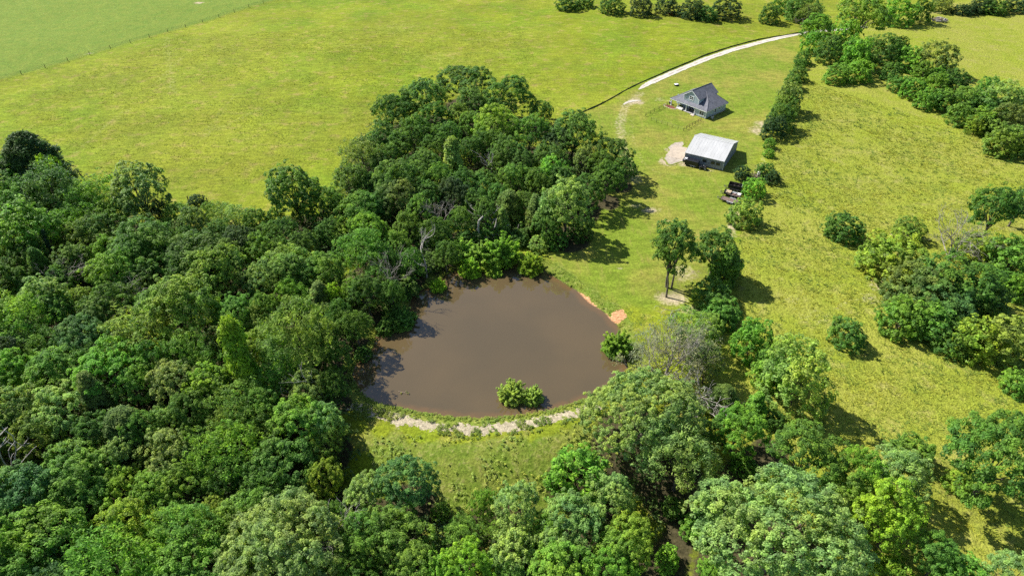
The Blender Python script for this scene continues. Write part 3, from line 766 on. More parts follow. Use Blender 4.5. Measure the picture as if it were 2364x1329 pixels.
DRV = spline(px_poly([(1474, 208), (1505, 190), (1560, 165), (1640, 133), (1720, 106), (1790, 88), (1865, 74), (1925, 68), (2000, 62)]), 14)
hw = np.interp(np.arange(len(DRV)), [0, 6, 14, 200], [0.3, 1.1, 1.7, 1.8])
V, F_, A = strip(DRV, hw, 0.06, jit=0.25)
tag(obj('gravel_drive', mesh_np('gravel_drive', V, F_, drive_mat(), dict(across=A), True)), kind='structure')
V, F_, A = strip(spline(px_poly([(1438, 243), (1456, 235), (1480, 233)]), 8), np.interp(np.arange(17), [0, 8, 16], [0.2, 0.9, 0.15]), 0.08, jit=0.5, seed=4)
tag(obj('gravel_patch', mesh_np('gravel_patch', V, F_, drive_mat(), dict(across=A * 0.95), True)), kind='structure')

# ------------------------------------------------------------------ tree building
UP = np.array((0, 0, 1.0))

def unit(v):
    return v / (np.linalg.norm(v, axis=-1, keepdims=True) + 1e-9)

def rdirs(rs, n):
    return unit(rs.normal(size=(n, 3)))

def leaves(rs, Cn, r, out, K, size, asp=0.6, style='broad', fill=0.35):
    """Cn clump centres, r radii, out outward directions -> leaf quads (V, F, lv, cl)"""
    n = len(Cn)
    idx = np.repeat(np.arange(n), K)
    m = len(idx)
    d = unit(rdirs(rs, m) + 0.75 * out[idx] + 0.15 * UP)
    rad = r[idx][:, None] * (fill + (1 - fill) * rs.rand(m, 1) ** 0.5)
    pos = Cn[idx] + d * rad * np.array((1.1, 1.1, 0.85))
    if style == 'broad':
        nrm = unit(0.6 * d + 0.72 * UP + 0.5 * rdirs(rs, m))
        t1 = unit(np.cross(nrm, rdirs(rs, m)))
    else:                                   # feathery: long leaves that reach up and outwards
        nrm = unit(0.45 * d + 0.65 * UP + 0.55 * rdirs(rs, m))
        t1 = 0.6 * d + 0.5 * UP + 0.6 * rdirs(rs, m)
        t1 = unit(t1 - nrm * (t1 * nrm).sum(-1, keepdims=True))
    t2 = np.cross(nrm, t1)
    s = size * rs.uniform(0.55, 1.35, (m, 1)) * 0.5
    V = np.stack([pos + t1 * s, pos + t2 * s * asp, pos - t1 * s, pos - t2 * s * asp], 1).reshape(-1, 3)
    F_ = np.arange(m * 4).reshape(-1, 4)
    cr = rs.rand(n)
    lv = np.repeat(np.clip(0.6 * rs.rand(m) + 0.4 * cr[idx], 0, 1), 4)
    return V, F_, lv, np.repeat(cr[idx], 4)

def limbs(rs, base, targets, r0, sides=6, fork=0.45):
    """a trunk from the ground that forks to the given points"""
    parts = []
    b = np.array(base, float)
    top = targets.mean(axis=0)
    fz = b + (top - b) * fork + np.array((rs.normal() * .15, rs.normal() * .15, 0))
    n = 6
    tt = np.linspace(0, 1, n)[:, None]
    path = b + (fz - b) * tt + np.sin(tt * 3.1) * rs.normal(size=3) * np.array((.18, .18, 0))
    rad = np.linspace(r0 * 1.15, r0 * 0.8, n)
    rad[0] = r0 * 1.5
    parts.append(tube_np(path, rad, sides + 2))
    for q in targets:
        a = path[-1] if rs.rand() < 0.6 else path[-2]
        mid = a + (q - a) * 0.5 + np.array((rs.normal() * .3, rs.normal() * .3, 0.08 * np.linalg.norm(q - a)))
        p = np.array([a, a * .45 + mid * .55, mid, (mid + q) / 2 + rs.normal(size=3) * .12, q])
        k = rs.uniform(.35, .6)
        parts.append(tube_np(p, np.array((k, k * .8, k * .6, k * .4, k * .14)) * r0, sides - 1))
    return merge(parts)

def lobed(rs, R, zc, cc, nl, lr, zmin=-0.35, flat=0.0, uneven=0.2, center=2):
    """lobes spread through an uneven ellipsoid: centres, radii"""
    Cs, Rs = [], []
    g = math.pi * (3 - math.sqrt(5))
    ph = rs.rand() * 6
    lean = rs.normal(size=2) * 0.08
    for i in range(nl):
        zz = 1 - (1 - zmin) * (i + 0.5) / nl + rs.normal() * 0.06
        zz = min(max(zz, zmin), 0.98)
        th = g * i + ph + rs.normal() * 0.25
        q = math.sqrt(max(0, 1 - zz * zz))
        r = rs.uniform(*lr)
        k = (1 - r * 0.85) * rs.uniform(1 - uneven, 1 + uneven * 0.55)
        Cs.append((q * math.cos(th) * k * R + lean[0] * R * zz, q * math.sin(th) * k * R + lean[1] * R * zz, zc + zz * cc * (1 - r * 0.7) * rs.uniform(1 - uneven, 1 + uneven * .4)))
        Rs.append(r * R)
    for _ in range(center):
        Cs.append((rs.normal() * .15 * R, rs.normal() * .15 * R, zc + rs.uniform(-.1, .35) * cc))
        Rs.append(0.5 * min(R, cc))
    return np.array(Cs), np.array(Rs)

def clump_shell(rs, Cs, Rs, sub, dens, ctr, squash=0.85, cull=0.72):
    """small clumps over the outsides of the lobes"""
    P, O, L = [], [], []
    for i, (c, r) in enumerate(zip(Cs, Rs)):
        n = max(6, int(dens * 4 * math.pi * r * r))
        d = rdirs(rs, n)
        oc = unit((c - ctr)[None, :])
        d = d[(d @ oc[0] > -0.45) & (d[:, 2] > -0.75)]
        p = c + d * r * rs.uniform(0.78, 1.05, (len(d), 1)) * np.array((1, 1, squash))
        keep = np.ones(len(p), bool)
        for j in range(len(Cs)):
            if j != i:
                q = (p - Cs[j]) / np.array((1, 1, squash))
                keep &= np.linalg.norm(q, axis=1) > Rs[j] * cull
        P.append(p[keep]); O.append(unit(d[keep] + 0.4 * oc))
    P, O = np.concatenate(P), np.concatenate(O)
    k = rs.rand(len(P)) < .16
    P = np.where(k[:, None], P + O * sub * rs.uniform(.5, 1.6, (len(P), 1)), P)
    return P, O, sub * rs.uniform(0.7, 1.35, len(P))

def proto(kind, seed):
    """returns (crown mesh, trunk mesh, nominal radius, nominal height)"""
    rs = np.random.RandomState(seed)
    st = 'broad'
    if kind == 'oak':
        R, H = 6.5, 12.0
        zc, cc = H * .61, H * .39
        Cs, Rs = lobed(rs, R, zc, cc, 20, (.20, .42), zmin=-0.45, uneven=.30)
        P, O, r = clump_shell(rs, Cs, Rs, 0.62, 0.62, np.array((0, 0, zc - cc * .4)))
        Lf = leaves(rs, P, r, O, 54, 0.345)
        tg = Cs[rs.permutation(len(Cs))[:9]] * np.array((.85, .85, .95)); r0 = .30
    elif kind == 'giant':
        R, H = 11.0, 15.5
        zc, cc = H * .57, H * .43
        Cs, Rs = lobed(rs, R, zc, cc, 30, (.20, .30), zmin=-0.4, uneven=.16, center=7)
        P, O, r = clump_shell(rs, Cs, Rs, 0.58, 0.85, np.array((0, 0, zc - cc * .4)), cull=.8)
        Lf = leaves(rs, P, r, O, 46, 0.34, fill=.2)
        tg = Cs[rs.permutation(len(Cs))[:16]] * np.array((.85, .85, .95)); r0 = .5
    elif kind in ('open', 'tall'):
        R, H = (6.0, 13.5) if kind == 'open' else (5.5, 15.0)
        cb = .30 if kind == 'open' else .24
        zc, cc = H * (1 + cb) / 2, H * (1 - cb) / 2
        Cs, Rs = lobed(rs, R, zc, cc, 15, (.27, .40), zmin=-0.75, uneven=.28, center=2)
        P, O, r = clump_shell(rs, Cs, Rs, 0.62, 0.75, np.array((0, 0, zc - cc * .3)), cull=.6)
        Lf = leaves(rs, P, r, O, 30, 0.44)
        tg = Cs[:12] * np.array((.9, .9, .97)); r0 = .30
    elif kind == 'feather':
        R, H = 6.0, 11.5
        zc, cc = H * .6, H * .4
        Cs, Rs = lobed(rs, R, zc, cc, 17, (.24, .36), zmin=-0.5, uneven=.3)
        P, O, r = clump_shell(rs, Cs, Rs, 0.75, 0.5, np.array((0, 0, zc - cc * .5)), cull=.65)
        Lf = leaves(rs, P, r, O, 26, 0.55, asp=.3, style='feather')
        tg = Cs[:12] * np.array((.9, .9, .98)); r0 = .24
    elif kind in ('cedar', 'cedarw'):
        R, H = (3.2, 10.5) if kind == 'cedar' else (5.2, 10.5)
        n = 420 if kind == 'cedar' else 760
        zz = rs.rand(n) ** 0.8
        th = rs.rand(n) * 2 * math.pi
        prof = (1 - zz) ** (0.75 if kind == 'cedar' else 0.5) * (0.75 + 0.5 * np.sin(th * 3 + zz * 9 + seed) ** 2 * .6)
        if kind == 'cedarw':
            prof *= 0.85 + 0.3 * np.abs(np.sin(th * 2.5 + seed))
        rr = R * np.clip(prof, .02, 1.05) * rs.uniform(.72, 1.0, n)
        P = np.stack([rr * np.cos(th), rr * np.sin(th), 0.4 + zz * (H - .8)], -1)
        O = unit(np.stack([np.cos(th), np.sin(th), 0.8 + 0 * th], -1))
        Lf = leaves(rs, P, rs.uniform(.45, .85, n), O, 34, 0.5, asp=.3, style='feather')
        tg = np.array([(0, 0, H * .97), (.5, .2, H * .75), (-.4, .4, H * .7)]); r0 = .22
    elif kind in ('shrub', 'round'):
        R, H = (4.0, 6.2) if kind == 'shrub' else (5.5, 10.0)
        zc, cc = H * .46, H * .54
        Cs, Rs = lobed(rs, R, zc, cc, 15, (.30, .46), zmin=-0.75, uneven=.3)
        a7 = np.arange(9) * 6.283 / 9 + rs.rand() * 6
        r7 = R * rs.uniform(.26, .36, 9)
        Cs = np.vstack([Cs, np.stack([np.cos(a7) * (R - r7) * 1.0, np.sin(a7) * (R - r7) * 1.0, r7 * rs.uniform(.5, .9, 9)], -1)])
        Rs = np.concatenate([Rs, r7])
        Cs[:, 2] = np.maximum(Cs[:, 2], Rs * .5)
        P, O, r = clump_shell(rs, Cs, Rs, 0.5 if kind == 'shrub' else .62, 0.9 if kind == 'shrub' else .62, np.array((0, 0, 0.5)))
        Lf = leaves(rs, P, r, O, 26 if kind == 'shrub' else 32, 0.42)
        tg = Cs[:6] * np.array((.7, .7, .8)); r0 = .1
    elif kind == 'willow':
        R, H = 3.2, 5.4
        P, O, rr_ = [], [], []
        for k in range(62):
            th = rs.rand() * 2 * math.pi
            tilt = rs.rand() ** .7 * 1.05
            L = H * rs.uniform(.65, 1.05) * (1 - .12 * tilt)
            for q in np.linspace(.22, 1, 8):
                b_ = tilt * (.75 + .45 * q)
                P.append((math.sin(b_) * math.cos(th) * L * q * .8, math.sin(b_) * math.sin(th) * L * q * .8, max(.15, math.cos(b_ * .85) * L * q)))
                O.append((math.sin(b_) * math.cos(th), math.sin(b_) * math.sin(th), math.cos(b_) + .2))
                rr_.append(.62 * (1.1 - .75 * q))
        for k in range(150):
            th, q = rs.rand() * 6.283, rs.uniform(.35, 1)
            P.append((math.cos(th) * q * R * .95, math.sin(th) * q * R * .95, rs.uniform(.1, .5) * H * (1.15 - .6 * q)))
            O.append((math.cos(th), math.sin(th), .7))
            rr_.append(.55)
        P, O = np.array(P), unit(np.array(O))
        Lf = leaves(rs, P, np.array(rr_), O, 34, 0.5, asp=.34, style='feather')
        tg = P[:10]; r0 = .07
    elif kind == 'column':
        R, H = 2.6, 8.0
        n = 330
        zz = rs.rand(n)
        th = rs.rand(n) * 2 * math.pi
        prof = np.sqrt(np.clip(1 - zz ** 3.2, 0, 1)) * (0.72 + .28 * np.sin(th * 2 + zz * 7 + seed)) * (1.15 - .35 * zz)
        rr = R * np.clip(prof, .1, 1.1) * rs.uniform(.62, 1.08, n)
        P = np.stack([rr * np.cos(th), rr * np.sin(th), .3 + zz * (H - .6)], -1)
        O = unit(np.stack([np.cos(th), np.sin(th), .5 + 0 * th], -1))
        Lf = leaves(rs, P, rs.uniform(.35, .75, n), O, 36, 0.38)
        tg = np.array([(0, 0, H * .95), (.4, .3, H * .8)]); r0 = .2
    V, F_, lv, cl = Lf
    if kind in ('oak', 'giant', 'open', 'tall', 'feather', 'shrub', 'round'):
        # stretch so that the crown fills its nominal size exactly
        rmax = np.quantile(np.hypot(V[:, 0], V[:, 1]), 0.985)
        V[:, :2] *= R / rmax
        tg = tg * np.array((R / rmax, R / rmax, 1))
    crown = mesh_np('crown_' + kind, V, F_, M['leaf'], dict(lv=lv, cl=cl))
    TV, TF = limbs(rs, (0, 0, -0.4), tg, r0, fork=.45 if kind not in ('shrub', 'willow') else .12)
    trunk = mesh_np('trunk_' + kind, TV, TF, M['bark'], smooth_shade=True)
    return crown, trunk, R, H

NVAR = {'oak': 12, 'round': 3, 'giant': 3, 'open': 3, 'tall': 3, 'feather': 3, 'cedar': 2, 'cedarw': 2, 'shrub': 5, 'willow': 3, 'column': 2}
PROTO = {k: [proto(k, 100 * i + 17 + len(k)) for i in range(n)] for k, n in NVAR.items()}

# ---- landmarks by which the many trees of the woods are told apart
LANDMARK = [('the house', 1615, 225), ('the metal shop', 1645, 350), ('the parked trailers', 1690, 448), ('the willow bush in the pond', 1205, 925), ('the lime vine-clad column', 552, 830),
            ('the bleached dead tree', 50, 1050), ('the big blackish cedar', 78, 370), ('the dead snag by the pond', 742, 855), ('the sandy dam path', 1100, 990), ('the clay bank', 1425, 728),
            ('the lone brownish oak', 2172, 135), ('the log heap', 2168, 45), ('the brush pile', 1745, 400), ('the white-trunked tree', 1140, 330), ('the small pond islet bush', 1011, 660),
            ('the half-bare tree', 1530, 810), ('the dead twigs in the front woods', 797, 1205), ('the huge pale oak', 1795, 1220), ('the bare grey crown', 2190, 545), ('the leaning vine-clad snag', 138, 565),
            ('the twin-trunk lawn tree', 1556, 575), ('the bend of the gravel drive', 1700, 112), ('the lone field bush', 453, 466), ('the upper left picture corner', 0, 0), ('the lower left picture corner', 0, 1329),
            ('the lower right picture corner', 2364, 1329), ('the upper right picture corner', 2364, 0), ('the dark reeds', 925, 730), ('the grey twiggy tree', 905, 620), ('the bare pasture patch', 2065, 540)]
SECT = ['right of', 'up-right of', 'above', 'up-left of', 'left of', 'down-left of', 'below', 'down-right of']
ORD = ['first', 'second', 'third', 'fourth', 'fifth', 'sixth', 'seventh', 'eighth', 'ninth', 'tenth']
pu = np.array([t['u'] for t in TL]); pv = np.array([t['vc'] for t in TL])
RANK = []
for nm, lu, lv_ in LANDMARK:
    du, dv = pu - lu, lv_ - pv
    dist = np.hypot(du, dv)
    sec = (np.round(np.degrees(np.arctan2(dv, du)) / 45).astype(int)) % 8
    rk = np.zeros(len(TL), int)
    for s in range(8):
        ii = np.where(sec == s)[0]
        ii = ii[np.argsort(dist[ii])]
        rk[ii] = np.arange(len(ii))
    RANK.append((nm, dist, sec, rk))
OWN = {(552, 754): 'tall lime green column of vines over a tree in the left woods', (75, 322): 'big blackish-green cedar clump at the left edge of the hayfield',
       (1795, 1106): 'huge pale grey-green oak with a wide flat crown at the lower right', (655, 1157): 'huge pale grey-green oak crown at the bottom of the front woods',
       (1485, 858): 'huge pale oak leaning over the right end of the dam', (2172, 103): 'lone round brownish oak standing clear of the far right hedge',
       (1556, 513): 'tall dark tree on several bare slender trunks on the lawn', (1652, 528): 'tall dark tree with a forked bare trunk beside the lawn trees',
       (1182, 884): 'larger pale green willow bush standing in the front of the pond', (1230, 897): 'smaller pale willow bush joined to the larger one in the pond',
       (1011, 644): 'small round lime green bush in the water at the pond head', (1953, 496): 'round dark bush alone in the pasture, nearest the brown bare patch',
       (1958, 738): 'round dark bush alone in the lower pasture beside the right thicket', (453, 451): 'small dark bush by the old posts in the hayfield',
       (1722, 459): 'round pale yellow-green bush just below the parked trailers', (1742, 411): 'dense bright green bush right of the parked trailers',
       (117, 388): 'lime green treetop in front of the blackish cedar', (2060, 1138): 'lime yellow tree at the lower right edge of the pasture',
       (1850, 802): 'tall pale green tree casting a long shadow on the pasture', (925, 708): 'dark tussock of reeds on the left shore of the pond',
       (1140, 618): 'low yellow-green plants floating at the head of the pond', (1145, 249): 'yellow-green tree with a pale bare trunk in the middle of the grove',
       (1085, 154): 'dark tree at the far tip of the grove', (1425, 764): 'yellow-green bush overhanging the right shore of the pond'}
def auto_label(i, t):
    k = (int(t['u']), int(t['v']))
    if k in OWN:
        return OWN[k]
    best = min(RANK, key=lambda r: (r[3][i] + r[1][i] / 260))
    o = ORD[best[3][i]] if best[3][i] < 10 else 'next'
    size = 'huge' if t['D'] > 19 else 'broad' if t['D'] > 13 else 'small' if t['D'] < 6 else 'mid-sized'
    return f"{size} {TINT[t['tint']][1]} {FORM[t['form']][0]}, {o} crown {SECT[best[2][i]]} {best[0]}"

TL.append(dict(u=453, v=451, vc=466, w=40, form='shrub', tint='k', D=4.6, H=2.6, region='hayfield', **dict(zip('xyz', on_ground(453, 470)))))
for a_ in RANK:
    pass
pu = np.append(pu, 453); pv = np.append(pv, 466)
RANK = [(nm, np.append(d_, 1e6), np.append(s_, 0), np.append(k_, 99)) for nm, d_, s_, k_ in RANK]

rs0 = np.random.RandomState(5)
cnt = {}
for i, t in enumerate(TL):
    f = t['form']
    k = cnt.get(f, 0)
    cnt[f] = k + 1
    crown, trunk, R, H = PROTO[f][k % len(PROTO[f])]
    root = thing(NAME[f], auto_label(i, t), FORM[f][1], (t['x'], t['y'], t['z']), rs0.rand() * 6.283, group={'left woods': 'trees of the left woods', 'front woods': 'trees of the front woods', 'grove': 'trees of the grove behind the pond'}.get(t['region'], 'growth in the ' + t['region']))
    s = t['D'] / 2 / R
    sz = t['H'] / H
    ex = rs0.uniform(.88, 1.12)
    root.scale = (s * ex, s / ex, sz * rs0.uniform(.94, 1.08))
    if f in ('oak', 'round', 'open', 'feather', 'shrub'):
        root.rotation_euler = (rs0.normal() * .06, rs0.normal() * .06, root.rotation_euler[2])
    t['root'] = root
    c = obj('crown', crown, root)
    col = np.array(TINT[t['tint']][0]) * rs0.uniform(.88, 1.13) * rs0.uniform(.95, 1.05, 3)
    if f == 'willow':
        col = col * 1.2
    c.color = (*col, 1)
    obj('trunk' if f not in ('shrub', 'willow') else 'stem', trunk, root)

# ------------------------------------------------------------------ dead and half-bare trees
def bare_branches(seed, H, spread=0.6, depth=5, r0=.22, first=.3, twigs=3, lean=(0, 0), stems=1, fan=.5, decay=(.55, .74)):
    rs = np.random.RandomState(seed)
    parts = []
    tips = []
    def grow(p, d, L, r, k):
        n = 4
        pts = [p]
        dd = d.copy()
        for _ in range(n - 1):
            dd = unit(dd + rs.normal(size=3) * .16 + UP * .04)
            pts.append(pts[-1] + dd * L / (n - 1))
        parts.append(tube_np(pts, np.linspace(r, r * .62, n), 5 if k < 2 else 3))
        if k >= depth:
            tips.append(pts[-1])
            return
        for j in range(rs.randint(2, twigs + 1)):
            nd = unit(dd + rs.normal(size=3) * spread + UP * .06)
            q = pts[-1] if j == 0 else pts[rs.randint(1, n)]
            grow(q, nd, L * rs.uniform(.6, .85), r * rs.uniform(*decay), k + 1)
    if stems == 1:
        grow(np.array((0, 0, -.3)), unit(np.array((lean[0], lean[1], 1.0))), H * first, r0, 0)
    else:
        for k in range(stems):
            a = k * 6.283 / stems + rs.normal() * .3
            f = fan * rs.uniform(.6, 1.2)
            grow(np.array((0, 0, -.3)), unit(np.array((math.cos(a) * f + lean[0], math.sin(a) * f + lean[1], 1.0))), H * first * rs.uniform(.8, 1.1), r0 * rs.uniform(.6, 1), 1)
    V, F_ = merge(parts)
    k = H / max(V[:, 2].max(), .1)
    return V * k, F_, np.array(tips) * k

def dead_tree(u, v, H, seed, label, mat='deadwood', name='dead_tree', rot=None, group=None, leafy=None, sink=0.0, **kw):
    p = on_ground(u, v)
    root = thing(name, label, 'tree' if name != 'fallen_branch' else 'branch', (p[0], p[1], p[2] - sink), 0, group)
    V, F_, tips = bare_branches(seed, H, **kw)
    if rot is not None:
        root.rotation_euler = rot
    obj('branches', mesh_np('branches', V, F_, M[mat], smooth_shade=True), root)
    if leafy:
        col, size, K, share = leafy
        rs = np.random.RandomState(seed + 9)
        tp = tips[rs.rand(len(tips)) < share]
        O = unit(tp - np.array((0, 0, H * .45)))
        LV, LF, lv, cl = leaves(rs, tp, rs.uniform(.5, .95, len(tp)), O, K, size, asp=.4, style='feather')
        c = obj('crown', mesh_np('crown_sparse', LV, LF, M['leaf'], dict(lv=lv, cl=cl)), root)
        c.color = (*col, 1)
    return root

dead_tree(742, 930, 13.5, 3, 'bleached dead snag rising out of the woods left of the pond', spread=.35, depth=3, first=.55, r0=.2, twigs=3)
dead_tree(985, 640, 12.5, 5, 'pale forked dead tree at the head of the pond', spread=.5, depth=5, r0=.17)
dead_tree(1107, 560, 9, 8, 'small white dead tree with crooked arms above the willows', spread=.6, depth=4, r0=.17)
dead_tree(1022, 545, 12, 11, 'grey bare-branched tree crown in the middle of the grove', 'twig', spread=.6, depth=6, r0=.16)
dead_tree(910, 705, 15, 13, 'tall grey twiggy bare tree left of the pond head', 'twig', spread=.42, depth=6, r0=.16, twigs=3)
dead_tree(1534, 880, 15.5, 21, 'half-bare tree with spreading dark limbs on the right pond bank', 'twig', name='half_bare_tree', spread=.42, depth=6, r0=.2, first=.34, twigs=4, stems=8, fan=.85, leafy=((.20, .225, .12), .42, 8, .55))
dead_tree(2190, 602, 15, 24, 'bare grey crown standing out above the right thicket', 'twig', name='half_bare_tree', spread=.5, depth=6, r0=.18, first=.36, stems=5, fan=.6, leafy=((.13, .15, .07), .35, 3, .3))
dead_tree(48, 1140, 16.5, 31, 'bleached dead tree with thick crooked limbs at the left edge', spread=.75, depth=4, r0=.42, first=.42)
dead_tree(797, 1300, 13, 35, 'dead grey twigs poking out of the front woods', spread=.7, depth=5, r0=.2, first=.42)
dead_tree(1592, 930, 9.5, 41, 'bleached fallen limb fanning out below the half-bare tree', spread=.5, depth=5, r0=.2, first=.25, rot=(.35, .1, .2), name='fallen_branch', stems=6, fan=.8)
dead_tree(1566, 716, 6.5, 43, 'thin bare branch lying on the worn ground by the lawn trees', spread=.5, depth=3, r0=.1, first=.4, rot=(1.45, 0, -1.2), name='fallen_branch', sink=-.3)
dead_tree(355, 745, 13.5, 47, 'small grey bare tree deep in the left woods', 'twig', spread=.6, depth=5, r0=.14)
dead_tree(60, 660, 9, 51, 'fallen pale limbs among the trees at the left edge', spread=.6, depth=4, r0=.2, rot=(.3, 1.25, .3), name='fallen_branch', sink=-1.5)
dead_tree(180, 700, 13.5, 53, 'bare grey arching branches beside the leaning snag', 'twig', spread=.75, depth=6, r0=.14)
dead_tree(830, 425, 9, 57, 'bare brownish twigs at the left flank of the grove', 'twig', spread=.6, depth=6, r0=.14)
dead_tree(1873, 60, 9, 59, 'bare greyish tree at the far end of the gravel drive', 'twig', spread=.6, depth=6, r0=.16, leafy=((.09, .085, .05), .4, 4, .6))
dead_tree(1136, 430, 13, 61, 'pale bare trunk showing through the middle of the grove', spread=.4, depth=3, r0=.3, first=.6)
dead_tree(2345, 345, 7, 65, 'grey bare bush at the right end of the diagonal hedge', 'twig', spread=.8, depth=6, r0=.12, leafy=((.08, .085, .05), .35, 4, .5))

# leaning snag wrapped in vines
p = on_ground(165, 640)
root = thing('leaning_snag', 'leaning dead trunk wrapped in vines in the left woods', 'tree', p)
pts = np.array([(0, 0, -.3), (-.9, .4, 3.0), (-2.0, .8, 6.0), (-2.7, 1.0, 9.0), (-2.6, 1.1, 11.8), (-2.0, 1.1, 13.4)])
V, F_ = tube_np(pts, [.35, .32, .28, .24, .16, .05], 8)
obj('trunk', mesh_np('snag_trunk', V, F_, M['deadwood'], smooth_shade=True), root)
rs = np.random.RandomState(4)
q = rs.rand(150)
Pv = np.stack([np.interp(q * 13, pts[:, 2], pts[:, k]) for k in range(2)] + [q * 13], -1) + rs.normal(size=(150, 3)) * .12
LV, LF, lv, cl = leaves(rs, Pv, np.full(150, .42), rdirs(rs, 150), 22, .34)
c = obj('vine', mesh_np('vine', LV, LF, M['leaf'], dict(lv=lv, cl=cl)), root)
c.color = (.03, .07, .025, 1)

# ------------------------------------------------------------------ the house
HW, HD = 16.47, 12.86
Hloc = (58.11, 241.46, 0.0)
Hrot = math.radians(-49.64)
hz = ground_z(66, 238) + 0.05
house = thing('house', 'grey-blue farmhouse with charcoal shingle roof and a tall front gable', 'house', (Hloc[0], Hloc[1], hz), Hrot)
E_ = 2.9
ei = 0.55      # eave overhang: walls stand this far inside the eave line
W0, W1, D0, D1 = ei, HW - ei, ei, HD - ei
K, KL = (13.7, 4.1, 4.56), (HW - 13.7, 4.1, 4.56)
P_, PL = (10.3, 7.1, 6.6), (HW - 10.3, 7.1, 6.6)
Q, QL = (11.9, 10.1, 5.64), (HW - 11.9, 10.1, 5.64)
Fc, Ec, Gc, Bc = (HW, 0, E_), (0, 0, E_), (HW, HD, E_), (0, HD, E_)
roof = MB()
for poly in ([Ec, Fc, K, KL], [KL, K, P_, PL], [Fc, Gc, Q, P_, K], [Bc, Ec, KL, PL, QL], [Gc, Bc, QL, Q]):
    roof.slab(poly, 0.12)
lower = roof.obj('roof', M['shingle'], house)
# hip caps and fascia
def ridge_cap(a, b, parent, r=0.07, mat='shingle'):
    m = MB().tube([a, b], [r, r], 6)
    return m.obj('ridge_cap', M[mat], parent)
for a, b in ((Fc, K), (K, P_), (Ec, KL), (KL, PL), (Gc, Q), (Bc, QL)):
    ridge_cap((a[0], a[1], a[2] + .03), (b[0], b[1], b[2] + .03), lower)
for (x0, x1, y0, y1) in ((0.0, HW, 0.0, 0.06), (HW - .06, HW, 0.06, HD), (0.0, .06, .06, HD), (0.06, HW - .06, HD - .06, HD)):
    MB().box(x0, x1, y0, y1, E_ - .32, E_ - .13).obj('fascia', M['white'], lower)
# gabled upper storey
GX, GH, GA, GE = 8.2, 3.7, 8.0, 5.45
G0, G1 = 1.15, 12.35
m = MB()
m.slab([(GX, G0, GA), (GX, G1, GA), (GX + GH, G1, GE), (GX + GH, G0, GE)], 0.14)
m.slab([(GX, G0, GA), (GX, G1, GA), (GX - GH, G1, GE), (GX - GH, G0, GE)], 0.14)
upper = m.obj('gable_roof', M['shingle'], house)
ridge_cap((GX, G0, GA + .03), (GX, G1, GA + .03), upper)
for s in (-1, 1):
    for y in (G0, G1 - .05):
        MB().slab([(GX, y, GA - .15), (GX, y + .05, GA - .15), (GX + s * GH, y + .05, GE - .15), (GX + s * GH, y, GE - .15)], .22).obj('bargeboard', M['white'], upper)
wx0, wx1, wt = GX - 3.35, GX + 3.35, 1.5
top = lambda x: GA - (GA - GE) / GH * abs(x - GX) - .16
m = MB()
fr = [(wx0, wt, 3.2), (wx1, wt, 3.2), (wx1, wt, top(wx1)), (GX, wt, top(GX)), (wx0, wt, top(wx0))]
bk = [(x, 12.0, z) for x, y, z in fr]
m.add(fr + bk, [(0, 1, 2, 3, 4), (9, 8, 7, 6, 5), (0, 5, 6, 1), (1, 6, 7, 2), (4, 9, 5, 0)])
gw = m.obj('gable_wall', M['siding'], house)
for i in range(14):
    x = wx0 + .3 + i * (wx1 - wx0 - .6) / 13
    if abs(x - GX) < .75 and False:
        continue
    MB().box(x - .03, x + .03, wt - .035, wt - .002, 3.45, top(x) - .1).obj('batten', M['siding'], gw)
for x in (wx0, wx1 - .14):
    MB().box(x, x + .14, wt - .05, wt - .001, 3.3, top(x + (0.14 if x > GX else 0)) - .05).obj('corner_board', M['white'], gw)
def window(parent, cx, y, z0, w, h, nx, nz, axis='y', out=-1):
    """a framed window in a wall that faces -y (axis y) or +x (axis x)"""
    o = thing_part('window', parent)
    def bx(a0, a1, d0, d1, z0_, z1_):
        mm = MB()
        if axis == 'y':
            mm.box(a0, a1, y + out * d1, y + out * d0, z0_, z1_)
        else:
            mm.box(y + d0, y + d1, a0, a1, z0_, z1_)
        return mm
    pw, ph = w / nx, h / nz
    fr_ = None
    f = MB()
    for s in range(nx + 1):
        t_ = .09 if s in (0, nx) else .035
        a = cx - w / 2 + s * pw
        b = bx(a - t_, a + t_, .01, .10, z0 - .09, z0 + h + .09)
        f.add(b.v, b.f)
    for s in range(nz + 1):
        t_ = .09 if s in (0, nz) else .03
        zz = z0 + s * ph
        b = bx(cx - w / 2, cx + w / 2, .012, .096, zz - t_, zz + t_)
        f.add(b.v, b.f)
    fo = f.obj('window', M['white'], parent)
    for i in range(nx):
        for j in range(nz):
            bx(cx - w / 2 + i * pw + .03, cx - w / 2 + (i + 1) * pw - .03, .02, .05, z0 + j * ph + .03, z0 + (j + 1) * ph - .03).obj('pane', M['glass'], fo)
    return fo
def thing_part(name, parent):
    return parent
window(house, GX, wt, 4.35, 1.75, 1.35, 2, 2)
